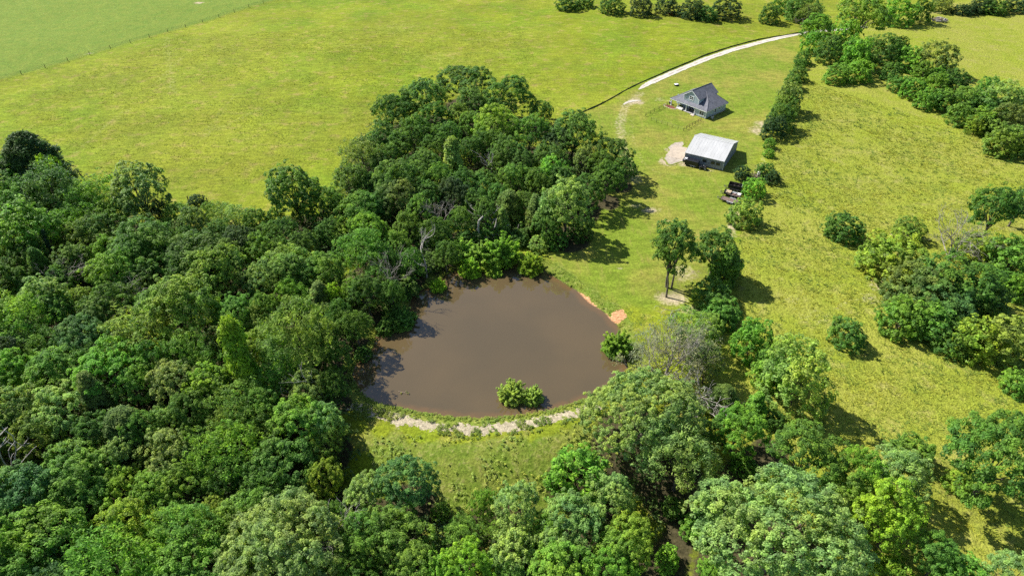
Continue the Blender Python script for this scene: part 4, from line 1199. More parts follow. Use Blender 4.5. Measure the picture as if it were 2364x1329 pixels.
# lower walls: inner porch wall, right-hand room, side walls
RX = 11.3
PT = 3.6
WT = E_ - .2
MB().box(W0, RX, PT, PT + .2, 0.0, WT + .9).obj('porch_wall', M['siding'], house)
m = MB()
m.box(RX, W1, D0, D0 + .2, 0, WT + .1).box(RX, RX + .2, D0 + .2, PT, 0, WT + .6)
rw = MB().box(RX, W1, D0, D0 + .2, 0, WT + .1).obj('front_wall', M['siding'], house)
MB().box(RX, RX + .2, D0 + .202, PT, 0, WT + .6).obj('porch_side_wall', M['siding'], house)
sw = MB().box(W1 - .2, W1, D0 + .202, D1, 0, WT + .1).obj('side_wall', M['siding'], house)
MB().box(W0, W0 + .2, PT + .202, D1, 0, WT + .1).obj('side_wall', M['siding'], house)
MB().box(W0 + .2, W1 - .2, D1 - .2, D1, 0, WT + .1).obj('back_wall', M['siding'], house)
for x in (RX + .001, W1 - .13):
    MB().box(x, x + .13, D0 - .04, D0 - .001, 0, WT + .05).obj('corner_board', M['white'], rw)
MB().box(W1 + .001, W1 + .04, D0, D0 + .13, 0, WT + .05).obj('corner_board', M['white'], sw)
window(house, 14.1, D0, .55, 2.0, 1.75, 2, 3)
window(house, 6.0, W1, .7, 1.0, 1.7, 1, 2, axis='x')
window(house, 8.4, W1, 1.2, .7, 1.1, 1, 1, axis='x')
window(house, 3.2, PT, .8, 1.4, 1.5, 2, 2)
window(house, 7.2, PT, .15, 2.2, 2.1, 2, 1)
d = MB().box(9.4, 10.4, PT - .06, PT - .002, .12, 2.25).obj('door', M['dark_metal'], house)
MB().box(9.5, 9.57, PT - .12, PT - .062, 1.0, 1.15).obj('handle', M['steel'], d)
MB().box(W0 - .3, RX - .002, .1, PT - .002, -.15, .12).obj('porch_floor', M['porch'], house)
MB().box(W0 - .05, W1 + .05, PT + .205, D1 + .05, -.3, .10).obj('foundation', M['concrete'], house)
for x in (.45, 3.6, 7.3, RX - .25):
    pm = MB().box(x - .11, x + .11, .35, .57, .12, WT + .05).box(x - .16, x + .16, .30, .62, .12, .32)
    pm.obj('porch_post', M['white'], house)
MB().box(W0, RX, .38, .54, WT - .12, WT + .12).obj('porch_beam', M['white'], house)
MB().tube([(13.2, 4.9, 4.9), (13.2, 4.9, 5.6)], [.06, .06], 8).obj('vent_pipe', M['steel'], house)

def hpt(s, t, z=0.0):
    c_, s_ = math.cos(Hrot), math.sin(Hrot)
    x, y = Hloc[0] + s * c_ - t * s_, Hloc[1] + s * s_ + t * c_
    return (x, y, ground_z(x, y) + z)

def fixture(name, label, cat, s, t, z=0.0, rot=0.0, group=None):
    return thing(name, label, cat, (hpt(s, t)[0], hpt(s, t)[1], hz + z), Hrot + rot, group)

ac = fixture('air_conditioner', 'small pale air conditioner against the shaded side wall of the house', 'air conditioner', 17.3, 2.8)
MB().box(-.45, .45, -.45, .45, 0, .08).obj('pad', M['concrete'], ac)
MB().box(-.38, .38, -.38, .38, .081, .85).obj('casing', M['steel'], ac, bevel=.03)
MB().cyl((0, 0, .87), (0, 0, 1), .3, .04, 16).obj('fan_grille', M['dark_metal'], ac)
so = fixture('patio_sofa', 'white cushioned sofa on the left end of the porch', 'sofa', 4.7, 0.2, .02)
MB().box(-1.3, 1.3, -.45, .45, 0, .4).obj('seat', M['cushion'], so, bevel=.05)
MB().box(-1.3, 1.3, .30, .5, .402, .85).obj('backrest', M['cushion'], so, bevel=.05)
for s in (-1, 1):
    MB().box(s * 1.2 - .12, s * 1.2 + .12, -.42, .29, .402, .62).obj('armrest', M['cushion'], so, bevel=.04)
gr = fixture('barbecue_grill', 'black covered grill by the left corner of the porch', 'grill', -.4, 1.2)
MB().box(-.5, .5, -.3, .3, 0, .9).obj('cabinet', M['black'], gr, bevel=.03)
MB().tube([(-.5, 0, 1.0), (.5, 0, 1.0)], [.32, .32], 12).obj('lid', M['black'], gr)
MB().tube([(-.35, -.36, 1.05), (.35, -.36, 1.05)], [.03, .03], 6).obj('handle', M['steel'], gr)
for i, (s, t) in enumerate(((8.3, 1.5), (9.7, 1.8))):
    ch = fixture('porch_chair', ('dark porch chair beside the middle post', 'dark porch chair nearest the front door')[i], 'chair', s, t, .12, .3 * i, 'porch chairs')
    MB().box(-.32, .32, -.3, .3, .35, .45).obj('seat', M['dark_metal'], ch)
    MB().box(-.32, .32, .24, .3, .452, 1.0).obj('backrest', M['dark_metal'], ch)
    for a in (-1, 1):
        for b in (-1, 1):
            MB().box(a * .28 - .03, a * .28 + .03, b * .25 - .03, b * .25 + .03, 0, .349).obj('leg', M['dark_metal'], ch)
bed = fixture('flower_bed', 'red mulch flower bed with a pale curved stone edge by the porch', 'flower bed', 1.2, -.9)
pts = [(math.cos(a) * 2.6, math.sin(a) * 1.3) for a in np.linspace(0, 2 * math.pi, 18, endpoint=False)]
mm = MB()
mm.add([(x, y, .0) for x, y in pts] + [(x * .8, y * .8, .22) for x, y in pts], [tuple(range(18, 36))] + [(i, (i + 1) % 18, 18 + (i + 1) % 18, 18 + i) for i in range(18)])
mm.obj('mulch', M['mulch'], bed)
for i, (x, y) in enumerate(pts):
    if y < .6:
        MB().box(-.34, .34, -.12, .12, 0, .26).obj('edging_stone', M['stone'], bed, bevel=.04, loc=(x * 1.06, y * 1.06, 0), rotz=math.atan2(y / 1.3 ** 2, x / 2.6 ** 2) + math.pi / 2)
fp = on_ground(1585, 264)
mt = fixture('door_mat', 'small pinkish paving slab at the edge of the porch', 'slab', 11.0, -.5)
MB().box(-.7, .7, -.4, .4, 0, .09).obj('slab', M['stone'], mt, bevel=.02)
tk = thing('utility_box', 'small white-topped black utility cover in the yard behind the house', 'utility box', on_ground(1561, 198), .4)
MB().box(-.7, .7, -.5, .5, -.1, .55).obj('casing', M['black'], tk, bevel=.04)
MB().box(-.75, .75, -.55, .55, .552, .66).obj('lid', M['white'], tk, bevel=.03)
MB().tube([(.9, -.4, -.1), (.9, -.4, .5)], [.16, .14], 10).obj('riser_pipe', M['black'], tk)

# ------------------------------------------------------------------ the metal shop
SA, SB, SD = np.array((54.47, 195.81)), np.array((65.14, 189.81)), np.array((62.42, 209.61))
SL, SG = 12.25, 15.9
srot = math.radians(-29.7)
sz0 = ground_z(63, 200) + .03
shop = thing('metal_shop', 'long shop building with a bright ribbed metal roof', 'building', (SA[0], SA[1], sz0), srot)
SE, SR, RY = 3.2, 5.45, 8.6
def shop_roof(y0, z0, y1, z1):
    m = MB()
    n = 13
    V0 = [(-.15, y0, z0), (SL + .15, y0, z0), (SL + .15, y1, z1), (-.15, y1, z1)]
    m.slab(V0, .08)
    for i in range(n + 1):
        x = -.12 + i * (SL + .24) / n
        m.add(*rib(x, y0, z0, y1, z1, .02, .02))
    return m
def rib(x, y0, z0, y1, z1, w=.03, h=.04):
    return ([(x - w, y0, z0 + .002), (x + w, y0, z0 + .002), (x + w, y1, z1 + .002), (x - w, y1, z1 + .002), (x - w * .5, y0, z0 + h), (x + w * .5, y0, z0 + h), (x + w * .5, y1, z1 + h), (x - w * .5, y1, z1 + h)],
            [(4, 5, 6, 7), (0, 1, 5, 4), (2, 3, 7, 6), (1, 2, 6, 5), (3, 0, 4, 7)])
shop_roof(-.3, SE - .05, RY - .02, SR).obj('roof_slope', M['roof_metal'], shop)
shop_roof(SG + .3, SE - .05, RY + .02, SR).obj('roof_slope', M['roof_metal'], shop)
MB().slab([(-.18, RY - .3, SR - .02), (SL + .18, RY - .3, SR - .02), (SL + .18, RY, SR + .09), (-.18, RY, SR + .09)], .03).slab([(-.18, RY + .001, SR + .09), (SL + .18, RY + .001, SR + .09), (SL + .18, RY + .3, SR - .02), (-.18, RY + .3, SR - .02)], .03).obj('ridge_flashing', M['roof_metal'], shop)
m = MB()
ft = [(0, SE - .12), (RY, SR - .1), (SG, SE - .12)]
for x, out in ((0.0, -1), (SL, 1)):
    m2 = MB()
    a = [(x, 0, 0), (x, SG, 0), (x, SG, ft[2][1]), (x, RY, ft[1][1]), (x, 0, ft[0][1])]
    b = [(x - out * .15, y, z) for _, y, z in a]
    m2.add(a + b, [(0, 1, 2, 3, 4), (9, 8, 7, 6, 5)] + [(i, (i + 1) % 5, 5 + (i + 1) % 5, 5 + i) for i in range(5)])
    g_ = m2.obj('gable_end', M['shop_wall'], shop)
    for i in range(16):
        y = .5 + i * (SG - 1) / 15
        zt = np.interp(y, [0, RY, SG], [ft[0][1], ft[1][1], ft[2][1]]) - .12
        MB().box(*sorted((x + out * .002, x + out * .045)), y - .05, y + .05, .05, zt).obj('wall_rib', M['shop_wall'], g_)
fw = MB().box(.16, SL - .16, 0, .15, 0, SE - .13).obj('front_wall', M['shop_wall'], shop)
MB().box(.16, SL - .16, SG - .15, SG, 0, SE - .13).obj('back_wall', M['shop_wall'], shop)
for i in range(13):
    x = .7 + i * (SL - 1.4) / 12
    MB().box(x - .05, x + .05, -.045, -.002, .05, SE - .2).obj('wall_rib', M['shop_wall'], fw)
for x in (6.3, 8.9, 10.6):
    f = MB().box(x - .6, x + .6, -.09, -.046, 1.35, 2.25).obj('window', M['dark_metal'], shop)
    MB().box(x - .5, x + .5, -.11, -.092, 1.43, 2.17).obj('pane', M['glass'], f)
d = MB().box(2.5, 6.0, -.08, -.046, .05, 2.7).obj('roller_door', M['shop_wall'], shop)
for s in (0, 1):
    MB().box(-.06 + s * (SL + .06), .0 + s * (SL + .06) + .0001, -.05, .15, .0, SE - .1).obj('corner_trim', M['white'], shop)
d = MB().box(-.09, -.003, 4.2, 8.2, .05, 2.8).obj('roller_door', M['white'], shop)
for i in range(6):
    MB().box(-.11, -.091, 4.25, 8.15, .2 + i * .44, .55 + i * .44).obj('door_panel', M['white'], d)

# slab in front of the gable end, behind the parked trailer
def sp(x, y, z=0.0):
    c_, s_ = math.cos(srot), math.sin(srot)
    X, Y = SA[0] + x * c_ - y * s_, SA[1] + x * s_ + y * c_
    return np.array((X, Y, ground_z(X, Y) + z))
me_pts = [sp(-6.6, 1.2), sp(-.02, 1.2), sp(-.02, 10.2), sp(-6.6, 10.2)]
ap = MB()
V0 = [tuple(p + np.array((0, 0, .12))) for p in me_pts]
ap.add(V0 + [(x, y, z - .4) for x, y, z in V0], [(0, 1, 2, 3), (0, 4, 5, 1), (1, 5, 6, 2), (2, 6, 7, 3), (3, 7, 4, 0)])
tag(ap.obj('concrete_apron', M['concrete']), kind='structure')
def gravel_blob(name, pts, seed, zoff=.07):
    P = px_poly(pts)
    c0 = P.mean(axis=0)
    S = spline(np.vstack([P, P[:1]]), 6)[:-1]
    rs = np.random.RandomState(seed)
    S = c0 + (S - c0) * (1 + np.convolve(rs.normal(size=len(S) + 2), (.25, .5, .25), 'valid')[:, None] * .07)
    n = len(S)
    V = [(c0[0], c0[1], ground_z(*c0) + zoff)]
    A = [0.15]
    for r_, a_ in ((.5, .45), (.8, .74), (1.0, 1.2)):
        for q in S:
            w_ = c0 + (q - c0) * r_
            V.append((w_[0], w_[1], ground_z(*w_) + zoff)); A.append(a_)
    T = [(0, 1 + i, 1 + (i + 1) % n) for i in range(n)]
    Qd = [(1 + k * n + i, 1 + (k + 1) * n + i, 1 + (k + 1) * n + (i + 1) % n, 1 + k * n + (i + 1) % n) for k in range(2) for i in range(n)]
    return tag(obj(name, mesh_np(name, np.array(V), [np.array(T), np.array(Qd)], drive_mat(.72), dict(across=np.array(A)), True)), kind='structure')
gravel_blob('gravel_patch', [(1540, 340), (1548, 333), (1562, 327), (1582, 325), (1574, 342), (1558, 358), (1546, 352)], 3)
gravel_blob('gravel_patch', [(1531, 368), (1538, 354), (1560, 350), (1585, 357), (1606, 377), (1575, 374), (1545, 381)], 5, .09)

# ------------------------------------------------------------------ trailers
def wheel(parent, x, y, r=.36, w=.24, axis=(0, 1, 0)):
    t_ = MB().cyl((x, y, r), axis, r, w, 16).obj('wheel', M['rubber'], parent)
    MB().cyl((x, y, r), axis, r * .55, w + .02, 10).obj('rim', M['steel'], t_)

def trailer(u0, v0, u1, v1, label, kind, width=2.1):
    a, b = on_ground(u0, v0, .7), on_ground(u1, v1, .7)
    L = float(np.hypot(*(b - a)[:2]))
    rz = math.atan2(b[1] - a[1], b[0] - a[0])
    mid = (a + b) / 2
    r = thing('utility_trailer', label, 'trailer', (mid[0], mid[1], ground_z(mid[0], mid[1])), rz, 'trailers parked in a row')
    x0, x1, y0, y1 = -L / 2, L / 2, -width / 2, width / 2
    n = 11 if kind == 'flat' else 9
    for i in range(n):
        c0 = y0 + .02 + i * (width - .04) / n
        MB().box(x0, x1, c0 + .006, c0 + (width - .04) / n - .006, .70, .75).obj('deck_plank', M['deck'] if kind != 'side' else M['dark_metal'], r)
    MB().box(x0 - .05, x1 + .05, y0 - .06, y0 - .001, .55, .80).box(x0 - .05, x1 + .05, y1 + .001, y1 + .06, .55, .80).box(x0 - .05, x0 - .001, y0, y1, .55, .8).box(x1 + .001, x1 + .05, y0, y1, .55, .8).obj('frame', M['dark_metal'], r)
    MB().tube([(x0, y0 + .3, .6), (x0 - 1.35, 0, .55)], [.07, .06], 6).tube([(x0, y1 - .3, .6), (x0 - 1.35, 0, .55)], [.07, .06], 6).obj('tongue', M['dark_metal'], r)
    MB().tube([(x0 - 1.1, .0, .1), (x0 - 1.1, .0, 1.05)], [.05, .05], 8).obj('jack', M['steel'], r)
    for s in (-1, 1):
        for k in (-.45, .45):
            wheel(r, .5 + k, s * (width / 2 + .20))
        MB().box(.5 - .95, .5 + .95, s * (width / 2 + .2) - .16, s * (width / 2 + .2) + .16, .76, .81).obj('fender', M['dark_metal'] if kind != 'flat' else M['steel'], r, bevel=.03)
    if kind == 'flat':
        MB().tube([(x0 + .05, y0, .8), (x0 + .05, y0, 1.05), (x0 + .05, y1, 1.05), (x0 + .05, y1, .8)], [.04] * 4, 6).obj('front_rail', M['dark_metal'], r)
        for s in (-1, 1):
            MB().box(x1 + .06, x1 + .75, s * .62 - .3, s * .62 + .3, .5, .58).obj('ramp', M['dark_metal'], r)
    else:
        hgt = 1.15 if kind == 'side' else .95
        for s in (-1, 1):
            y = y0 if s < 0 else y1
            if kind == 'side':
                MB().box(x0, x1, y - .03, y + .03, .81, .7 + hgt).obj('side_panel', M['black'], r)
            MB().tube([(x0, y, .72 + hgt), (x1, y, .72 + hgt)], [.045, .045], 6).obj('top_rail', M['dark_metal'], r)
            for i in range(6):
                x = x0 + i * L / 5
                MB().box(x - .035, x + .035, y - .04, y + .04, .80, .70 + hgt).obj('stake', M['dark_metal'], r)
        MB().box(x0 - .03, x0 + .03, y0 + .04, y1 - .04, .81, .7 + hgt).obj('front_panel', M['black'], r)
        if kind == 'side':
            MB().box(x1 - .03, x1 + .03, y0 + .04, y1 - .04, .81, .7 + hgt).obj('tailgate', M['steel'], r)
    return r, L, width

t1, L1, w1 = trailer(1666, 456, 1703, 467, 'flat wooden-decked trailer, lowest of the three parked trailers', 'flat')
t2, L2, w2 = trailer(1673, 443, 1711, 452, 'low-railed trailer loaded with pale scrap, middle of the three', 'load')
t3, L3, w3 = trailer(1682, 430, 1712, 436, 'black steel-sided trailer, topmost of the three parked trailers', 'side')
def cargo(tr, name, label, mat, box, bevel=.05, z=.755):
    ml = tr.matrix_basis
    o = thing(name, label, name.split('_')[-1], tr.location, tr.rotation_euler[2])
    MB().box(*box).obj('body', M[mat], o, bevel=bevel)
    return o
cargo(t2, 'wooden_crate', 'tan wooden crate at the front of the middle trailer', 'tan', (-L2 / 2 + .1, -L2 / 2 + 1.9, -.8, .85, .756, 1.25))
cargo(t2, 'steel_sheet', 'silvery sheet lying in the middle trailer', 'steel', (-.3, 1.1, .15, .8, .756, 1.05))
cargo(t2, 'plastic_tub', 'pinkish tub in the middle trailer', 'pink', (.3, .9, -.6, .0, .756, 1.2), .1)
cargo(t2, 'pale_board', 'pale boards stacked at the rear of the middle trailer', 'cushion', (1.2, L2 / 2 - .1, -.5, .8, .756, 1.1))
for i, (x, lab) in enumerate(((-1.6, 'pale block at the front of the black trailer bed'), (-.4, 'pale block second in the black trailer bed'), (.9, 'pale block third in the black trailer bed'))):
    cargo(t3, 'pale_block', lab, 'stone', (x - .35, x + .35, -.7, .5, .756, 1.15))

# black enclosed gooseneck trailer along the shop front
gn = thing('livestock_trailer', 'long black rounded-nose trailer parked under the eave of the metal shop', 'trailer', sp(2.6, -1.35), srot)
gn.scale = (.92, .85, .8)
def loft(parent, name, mat, secs):
    V_, F2, k = [], [], len(secs[0][1])
    for x, ring_ in secs:
        V_ += [(x, y, z) for y, z in ring_]
    for i in range(len(secs) - 1):
        for j in range(k):
            F2.append((i * k + j, i * k + (j + 1) % k, (i + 1) * k + (j + 1) % k, (i + 1) * k + j))
    F2 += [tuple(range(k))[::-1], tuple(range((len(secs) - 1) * k, len(secs) * k))]
    mm_ = MB().add(V_, F2)
    return mm_.obj(name, M[mat], parent)
def rr(w, z0, z1, c_=.18):
    return [(-w, z0), (w, z0), (w, z1 - c_), (w - c_, z1), (-w + c_, z1), (-w, z1 - c_)]
body = loft(gn, 'body', 'black', [(-3.0, rr(.35, 1.5, 2.3)), (-2.6, rr(.8, 1.35, 2.6)), (-1.9, rr(1.05, 1.3, 2.75)), (-1.85, rr(1.05, .5, 2.75)), (2.6, rr(1.05, .5, 2.75))])
for s in (-1, 1):
    for k in (-.45, .45):
        wheel(gn, .9 + k, s * .98)
    MB().box(.9 - 1.0, .9 + 1.0, s * 1.07 - .12, s * 1.07 + .12, .78, .84).obj('fender', M['steel'], gn)
    for i in range(5):
        MB().box(-1.6 + i * .85, -.95 + i * .85, s * 1.055 - .02, s * 1.055 + .02, 1.7, 2.1).obj('vent_slot', M['dark_metal'], gn)
MB().tube([(-2.5, 0, 1.35), (-2.5, 0, .1)], [.06, .06], 8).obj('jack', M['steel'], gn)
MB().box(-2.3, -1.5, -.5, .5, 2.77, 2.82).obj('roof_hatch', M['white'], gn)
cart = thing('garden_tractor', 'small black tractor beside the dark trailer at the shop front', 'tractor', sp(6.7, -1.9), srot + .2)
loft(cart, 'body', 'black', [(-1.3, rr(.35, .55, .95, .1)), (-.6, rr(.45, .5, 1.15, .1)), (-.2, rr(.5, .5, 1.05, .1)), (.1, rr(.5, .5, .75, .05)), (1.0, rr(.55, .5, .8, .05))])
MB().box(.3, .85, -.3, .3, .801, .98).box(.75, .86, -.3, .3, .98, 1.4).obj('seat', M['dark_metal'], cart, bevel=.03)
MB().tube([(-.25, 0, 1.0), (.05, 0, 1.3)], [.03, .03], 6).cyl((.07, 0, 1.32), (.4, 0, .5), .22, .03, 12).obj('steering_wheel', M['steel'], cart)
for s in (-1, 1):
    wheel(cart, .65, s * .62, .5, .3)
    wheel(cart, -.95, s * .5, .3, .2)
MB().tube([(.95, -.5, .8), (.95, -.5, 1.9), (.95, .5, 1.9), (.95, .5, .8)], [.04] * 4, 6).obj('roll_bar', M['dark_metal'], cart)

# ------------------------------------------------------------------ fences
def fence(name, label, px, nposts, hgt, wires, post_r=.07, mat='post', wire_mat='wire', at_posts=None, rails=0):
    P = px_poly(px)
    r = thing(name, label, 'fence', (P[0][0], P[0][1], ground_z(*P[0])))
    o0 = np.array((P[0][0], P[0][1], ground_z(*P[0])))
    seg = np.concatenate([[0], np.cumsum(np.linalg.norm(np.diff(P, axis=0), axis=1))])
    ts = np.linspace(0, seg[-1], nposts) if at_posts is None else np.asarray(at_posts) * seg[-1]
    pts = np.array([[np.interp(t, seg, P[:, 0]), np.interp(t, seg, P[:, 1])] for t in ts])
    pts3 = np.array([(x, y, ground_z(x, y)) for x, y in pts]) - o0
    me_ = MB().tube([(0, 0, -.3), (0, 0, hgt)], [post_r, post_r * .9], 6).mesh('post', M[mat])
    for q in pts3:
        obj('post', me_, r, tuple(q))
    for k in range(wires):
        z = hgt * (k + 1) / wires * .95
        MB().tube([tuple(q + np.array((0, 0, z))) for q in pts3], [.02 if not rails else .045] * len(pts3), 4).obj('rail' if rails else 'wire', M[wire_mat], r)
    return r
fence('wire_fence', 'wire fence on wooden posts across the upper left field', [(-260, 262), (0, 184), (208, 126), (365, 81), (501, 42), (640, 0), (760, -35)], 24, 1.6, 4, .12)
fence('yard_fence', 'dark rail fence from the porch out to the left of the yard', [(1541, 243), (1490, 270)], 6, 1.25, 3, .07, 'post', 'post', rails=1)
fence('yard_fence', 'dark rail fence leaving the front right corner of the house', [(1618, 278), (1578, 301)], 7, 1.25, 3, .07, 'post', 'post', rails=1)
fence('yard_fence', 'thin post and wire fence across the front of the yard', [(1503, 279), (1578, 301)], 7, 1.2, 2, .06)
fence('old_fence', 'short dark weathered posts in a row beside the lone field bush', [(436, 466), (464, 462), (471, 463), (480, 470)], 4, 1.9, 1, .16)
p0 = on_ground(171, 402)
for i, (u, v) in enumerate(((168, 400), (190, 410))):
    ps = thing('old_post', ('leaning dark stump post nearest the blackish cedar', 'dark stump post second from the blackish cedar')[i], 'post', on_ground(u, v), .4)
    MB().tube([(0, 0, -.3), (-.15, 0, 1.0), (-.5, .1, 2.2)], [.3, .22, .05], 7).obj('stump', M['post'], ps)
    MB().tube([(-.1, 0, .9), (.35, .1, 1.5)], [.1, .03], 5).obj('spur', M['post'], ps)

# low dark fence that follows the drive
FP = spline(px_poly([(1266, 275), (1300, 275), (1340, 262), (1390, 240), (1450, 207), (1510, 178), (1580, 148), (1660, 117), (1740, 93), (1800, 82), (1850, 75)]), 6)
rf = thing('drive_fence', 'low dark net fence curving along the gravel drive', 'fence', (FP[0][0], FP[0][1], ground_z(*FP[0])))
o0 = np.array((FP[0][0], FP[0][1], ground_z(*FP[0])))
G3 = np.array([(x, y, ground_z(x, y)) for x, y in FP]) - o0
hs = 0.3 + 0.25 * np.random.RandomState(2).rand(len(G3))
V = np.concatenate([G3 + np.array((0, .03, -.1)), G3 + np.stack([0 * hs, 0 * hs + .03, hs], -1), G3 + np.array((0, -.03, -.1)), G3 + np.stack([0 * hs, 0 * hs - .03, hs], -1)])
n = len(G3)
i = np.arange(n - 1)
F_ = np.concatenate([np.stack([i, i + 1, n + i + 1, n + i], -1), np.stack([2 * n + i + 1, 2 * n + i, 3 * n + i, 3 * n + i + 1], -1), np.stack([n + i, n + i + 1, 3 * n + i + 1, 3 * n + i], -1)])
obj('net', mesh_np('net', V, F_, M['netting']), rf)
me_ = MB().tube([(0, 0, -.3), (0, 0, 1.1)], [.05, .04], 5).mesh('post', M['post'])
for k in range(0, n, 3):
    obj('post', me_, rf, tuple(G3[k] + np.array((0, .12, 0))))

# ------------------------------------------------------------------ heaps, pipes, stumps
bp = thing('brush_pile', 'heap of brown cut branches among bushes above the trailers', 'brush pile', on_ground(1746, 410))
rs = np.random.RandomState(8)
for k in range(46):
    a, t_ = rs.rand() * 6.28, rs.uniform(.05, .5)
    L = rs.uniform(1.5, 4.2)
    x, y, z = rs.normal() * 1.3, rs.normal() * 1.1, rs.uniform(.1, 1.5)
    dx, dy, dz = math.cos(a) * L / 2, math.sin(a) * L / 2, math.sin(t_) * L / 3
    MB().tube([(x - dx, y - dy, max(.05, z - dz)), (x + rs.normal() * .15, y + rs.normal() * .15, z), (x + dx, y + dy, z + dz)], [.07, .055, .025], 5).obj('branch', M['log'] if k % 3 else M['tan'], bp)
for k, (u, v) in enumerate(((1747, 412), (1751, 412))):
    pp = thing('white_pipe', ('left one of two white standpipes in the brush pile', 'right one of two white standpipes in the brush pile')[k], 'pipe', on_ground(u, v))
    MB().tube([(0, 0, -.2), (.05, 0, 2.2)], [.16, .16], 10).obj('pipe', M['pipe'], pp)
    MB().cyl((.05, 0, 2.22), (0, 0, 1), .2, .12, 10).obj('cap', M['pipe'], pp)
lp = thing('log_heap', 'heap of grey logs in the far right field', 'log heap', on_ground(2168, 50))
rs = np.random.RandomState(3)
for k in range(16):
    a = rs.normal() * .6 + .2
    L = rs.uniform(2.5, 5.5)
    x, y, z = rs.normal() * 1.3, rs.normal() * 1.0, .3 + rs.rand() * 1.2
    dx, dy = math.cos(a) * L / 2, math.sin(a) * L / 2
    MB().tube([(x - dx, y - dy, z), (x + dx, y + dy, z + rs.normal() * .4)], [.32, .2], 8).obj('log', M['deadwood'] if k % 2 else M['log'], lp)
st = thing('grey_stump', 'small grey stump at the pasture edge above the lawn trees', 'stump', on_ground(1682, 548))
MB().tube([(0, 0, -.2), (0, 0, .7)], [.55, .45], 9).obj('stump', M['deadwood'], st)
MB().tube([(.3, 0, .1), (1.1, -.3, .3)], [.2, .1], 6).obj('root', M['deadwood'], st)
# slender bare trunks of the lawn tree: parts of that tree
tr = [t for t in TL if t['u'] == 1556][0]
for k, (u, v) in enumerate(((1538, 686), (1550, 664))):
    b = on_ground(u, v)
    top_ = np.array((tr['x'] - b[0] + (-1.6, .8)[k], tr['y'] - b[1] + (-.5, .2)[k], tr['H'] * .62))
    pts = [b + np.array((0, 0, -.3)), b + top_ * np.array((.1, .2, .3)) + np.array((.15, 0, 0)), b + top_ * np.array((.35, .4, .62)) + np.array((-.2, 0, 0)), b + top_]
    pts.append(pts[2] + np.array((-1.3, .2, 1.6)))
    o = MB().tube([tuple(q) for q in pts[:4]], [.26, .2, .16, .06], 8).tube([tuple(pts[2]), tuple(pts[4])], [.1, .03], 5).obj('trunk', M['bark'])
    o.parent = tr['root']
    o.matrix_parent_inverse = tr['root'].matrix_basis.inverted()

# ------------------------------------------------------------------ uncountable growth: undergrowth, weeds, grass tufts
def stuff(name, label, cat, P, r, K, size, col, seed, style='broad', asp=.6, out=None):
    rs = np.random.RandomState(seed)
    O = np.tile(UP, (len(P), 1)) if out is None else out
    LV, LF, lv, cl = leaves(rs, P, r, O, K, size, asp, style)
    o = obj(name, mesh_np(name, LV, LF, M['leaf' if K == 13 else 'grass'], dict(lv=lv, cl=cl)))
    o.color = (*col, 1)
    return tag(o, label, cat, kind='stuff')

rs = np.random.RandomState(77)
# undergrowth between the trunks of the woods
sel = [t for t in TL if t['region'] in ('left woods', 'front woods', 'grove')]
Pn = []
for t in sel:
    n = int(min(90, 0.5 * t['D'] ** 2))
    a, q = rs.rand(n) * 6.283, np.sqrt(rs.rand(n)) * t['D'] * .72
    Pn.append(np.stack([t['x'] + np.cos(a) * q, t['y'] + np.sin(a) * q], -1))
Pn = np.concatenate(Pn)
sd = poly_sd(POND, Pn[:, 0], Pn[:, 1])
inl = poly_sd(LAWN, Pn[:, 0], Pn[:, 1])
wd = poly_sd(WEED, Pn[:, 0], Pn[:, 1])
crk = line_d(CREEK, Pn[:, 0], Pn[:, 1])
Pn = Pn[(sd > 2.4) & (inl > 0.5) & (wd > -1) & (crk > 3.5)]
half = len(Pn) // 2
for k, (sl, col, nm) in enumerate(((Pn[:half], (.085, .145, .030), 'undergrowth'), (Pn[half:], (.07, .12, .03), 'undergrowth'))):
    zz = height(sl[:, 0], sl[:, 1]) + rs.uniform(.3, 3.2, len(sl))
    stuff(nm, ('green brushy undergrowth on the floor of the woods', 'darker undergrowth filling the gaps between the trees')[k], 'undergrowth', np.column_stack([sl, zz]), rs.uniform(.7, 1.4, len(sl)), 13, .58, col, 31 + k)

def scatter_in(poly, n, seed, extra=None):
    r_ = np.random.RandomState(seed)
    lo, hi = poly.min(axis=0), poly.max(axis=0)
    q = r_.uniform(lo, hi, (n, 2))
    return q[poly_sd(poly, q[:, 0], q[:, 1]) < 0]

# weeds on the dam face and round the shore
W_ = scatter_in(WEED, 2600, 5)
dn = vnoise(W_[:, 0], W_[:, 1], 4, 9)
W_ = W_[rs.rand(len(W_)) < .85 * np.clip(dn - .22, 0, 1)]
stuff('dam_weeds', 'tall green weeds on the near face of the dam', 'weeds', np.column_stack([W_, height(W_[:, 0], W_[:, 1]) + .2]), rs.uniform(.15, .55, len(W_)), 14, .36, (.30, .36, .07), 41, 'feather', .35)
# bank grass following the shoreline and tufts on the sand
S_ = spline(np.vstack([POND, POND[:1]]), 30)
S_ = S_ + rs.normal(size=S_.shape) * .5
S_ = np.vstack([S_, S_ + rs.normal(size=S_.shape) * .9])
sd = poly_sd(POND, S_[:, 0], S_[:, 1])
S_ = S_[(sd > -.05) & (sd < 2.2) & (line_d(CLAY, S_[:, 0], S_[:, 1]) > 1.3) & (poly_sd(CLAY2, S_[:, 0], S_[:, 1]) > .5)]
rb = (S_[:, 0] > 4) & (S_[:, 1] > 110)
S_ = S_[~rb | (rs.rand(len(S_)) < .25)]
stuff('shore_grass', 'fringe of green grass and weeds round the pond', 'grass', np.column_stack([S_, height(S_[:, 0], S_[:, 1]) + .12]), rs.uniform(.2, .45, len(S_)), 12, .4, (.22, .28, .045), 43, 'feather', .3)
T_ = spline(CREST, 30)
T_ = np.repeat(T_, 3, axis=0) + rs.normal(size=(len(T_) * 3, 2)) * 1.3
cl_ = vnoise(T_[:, 0], T_[:, 1], 1.7, 15)
T_ = T_[cl_ > .5]
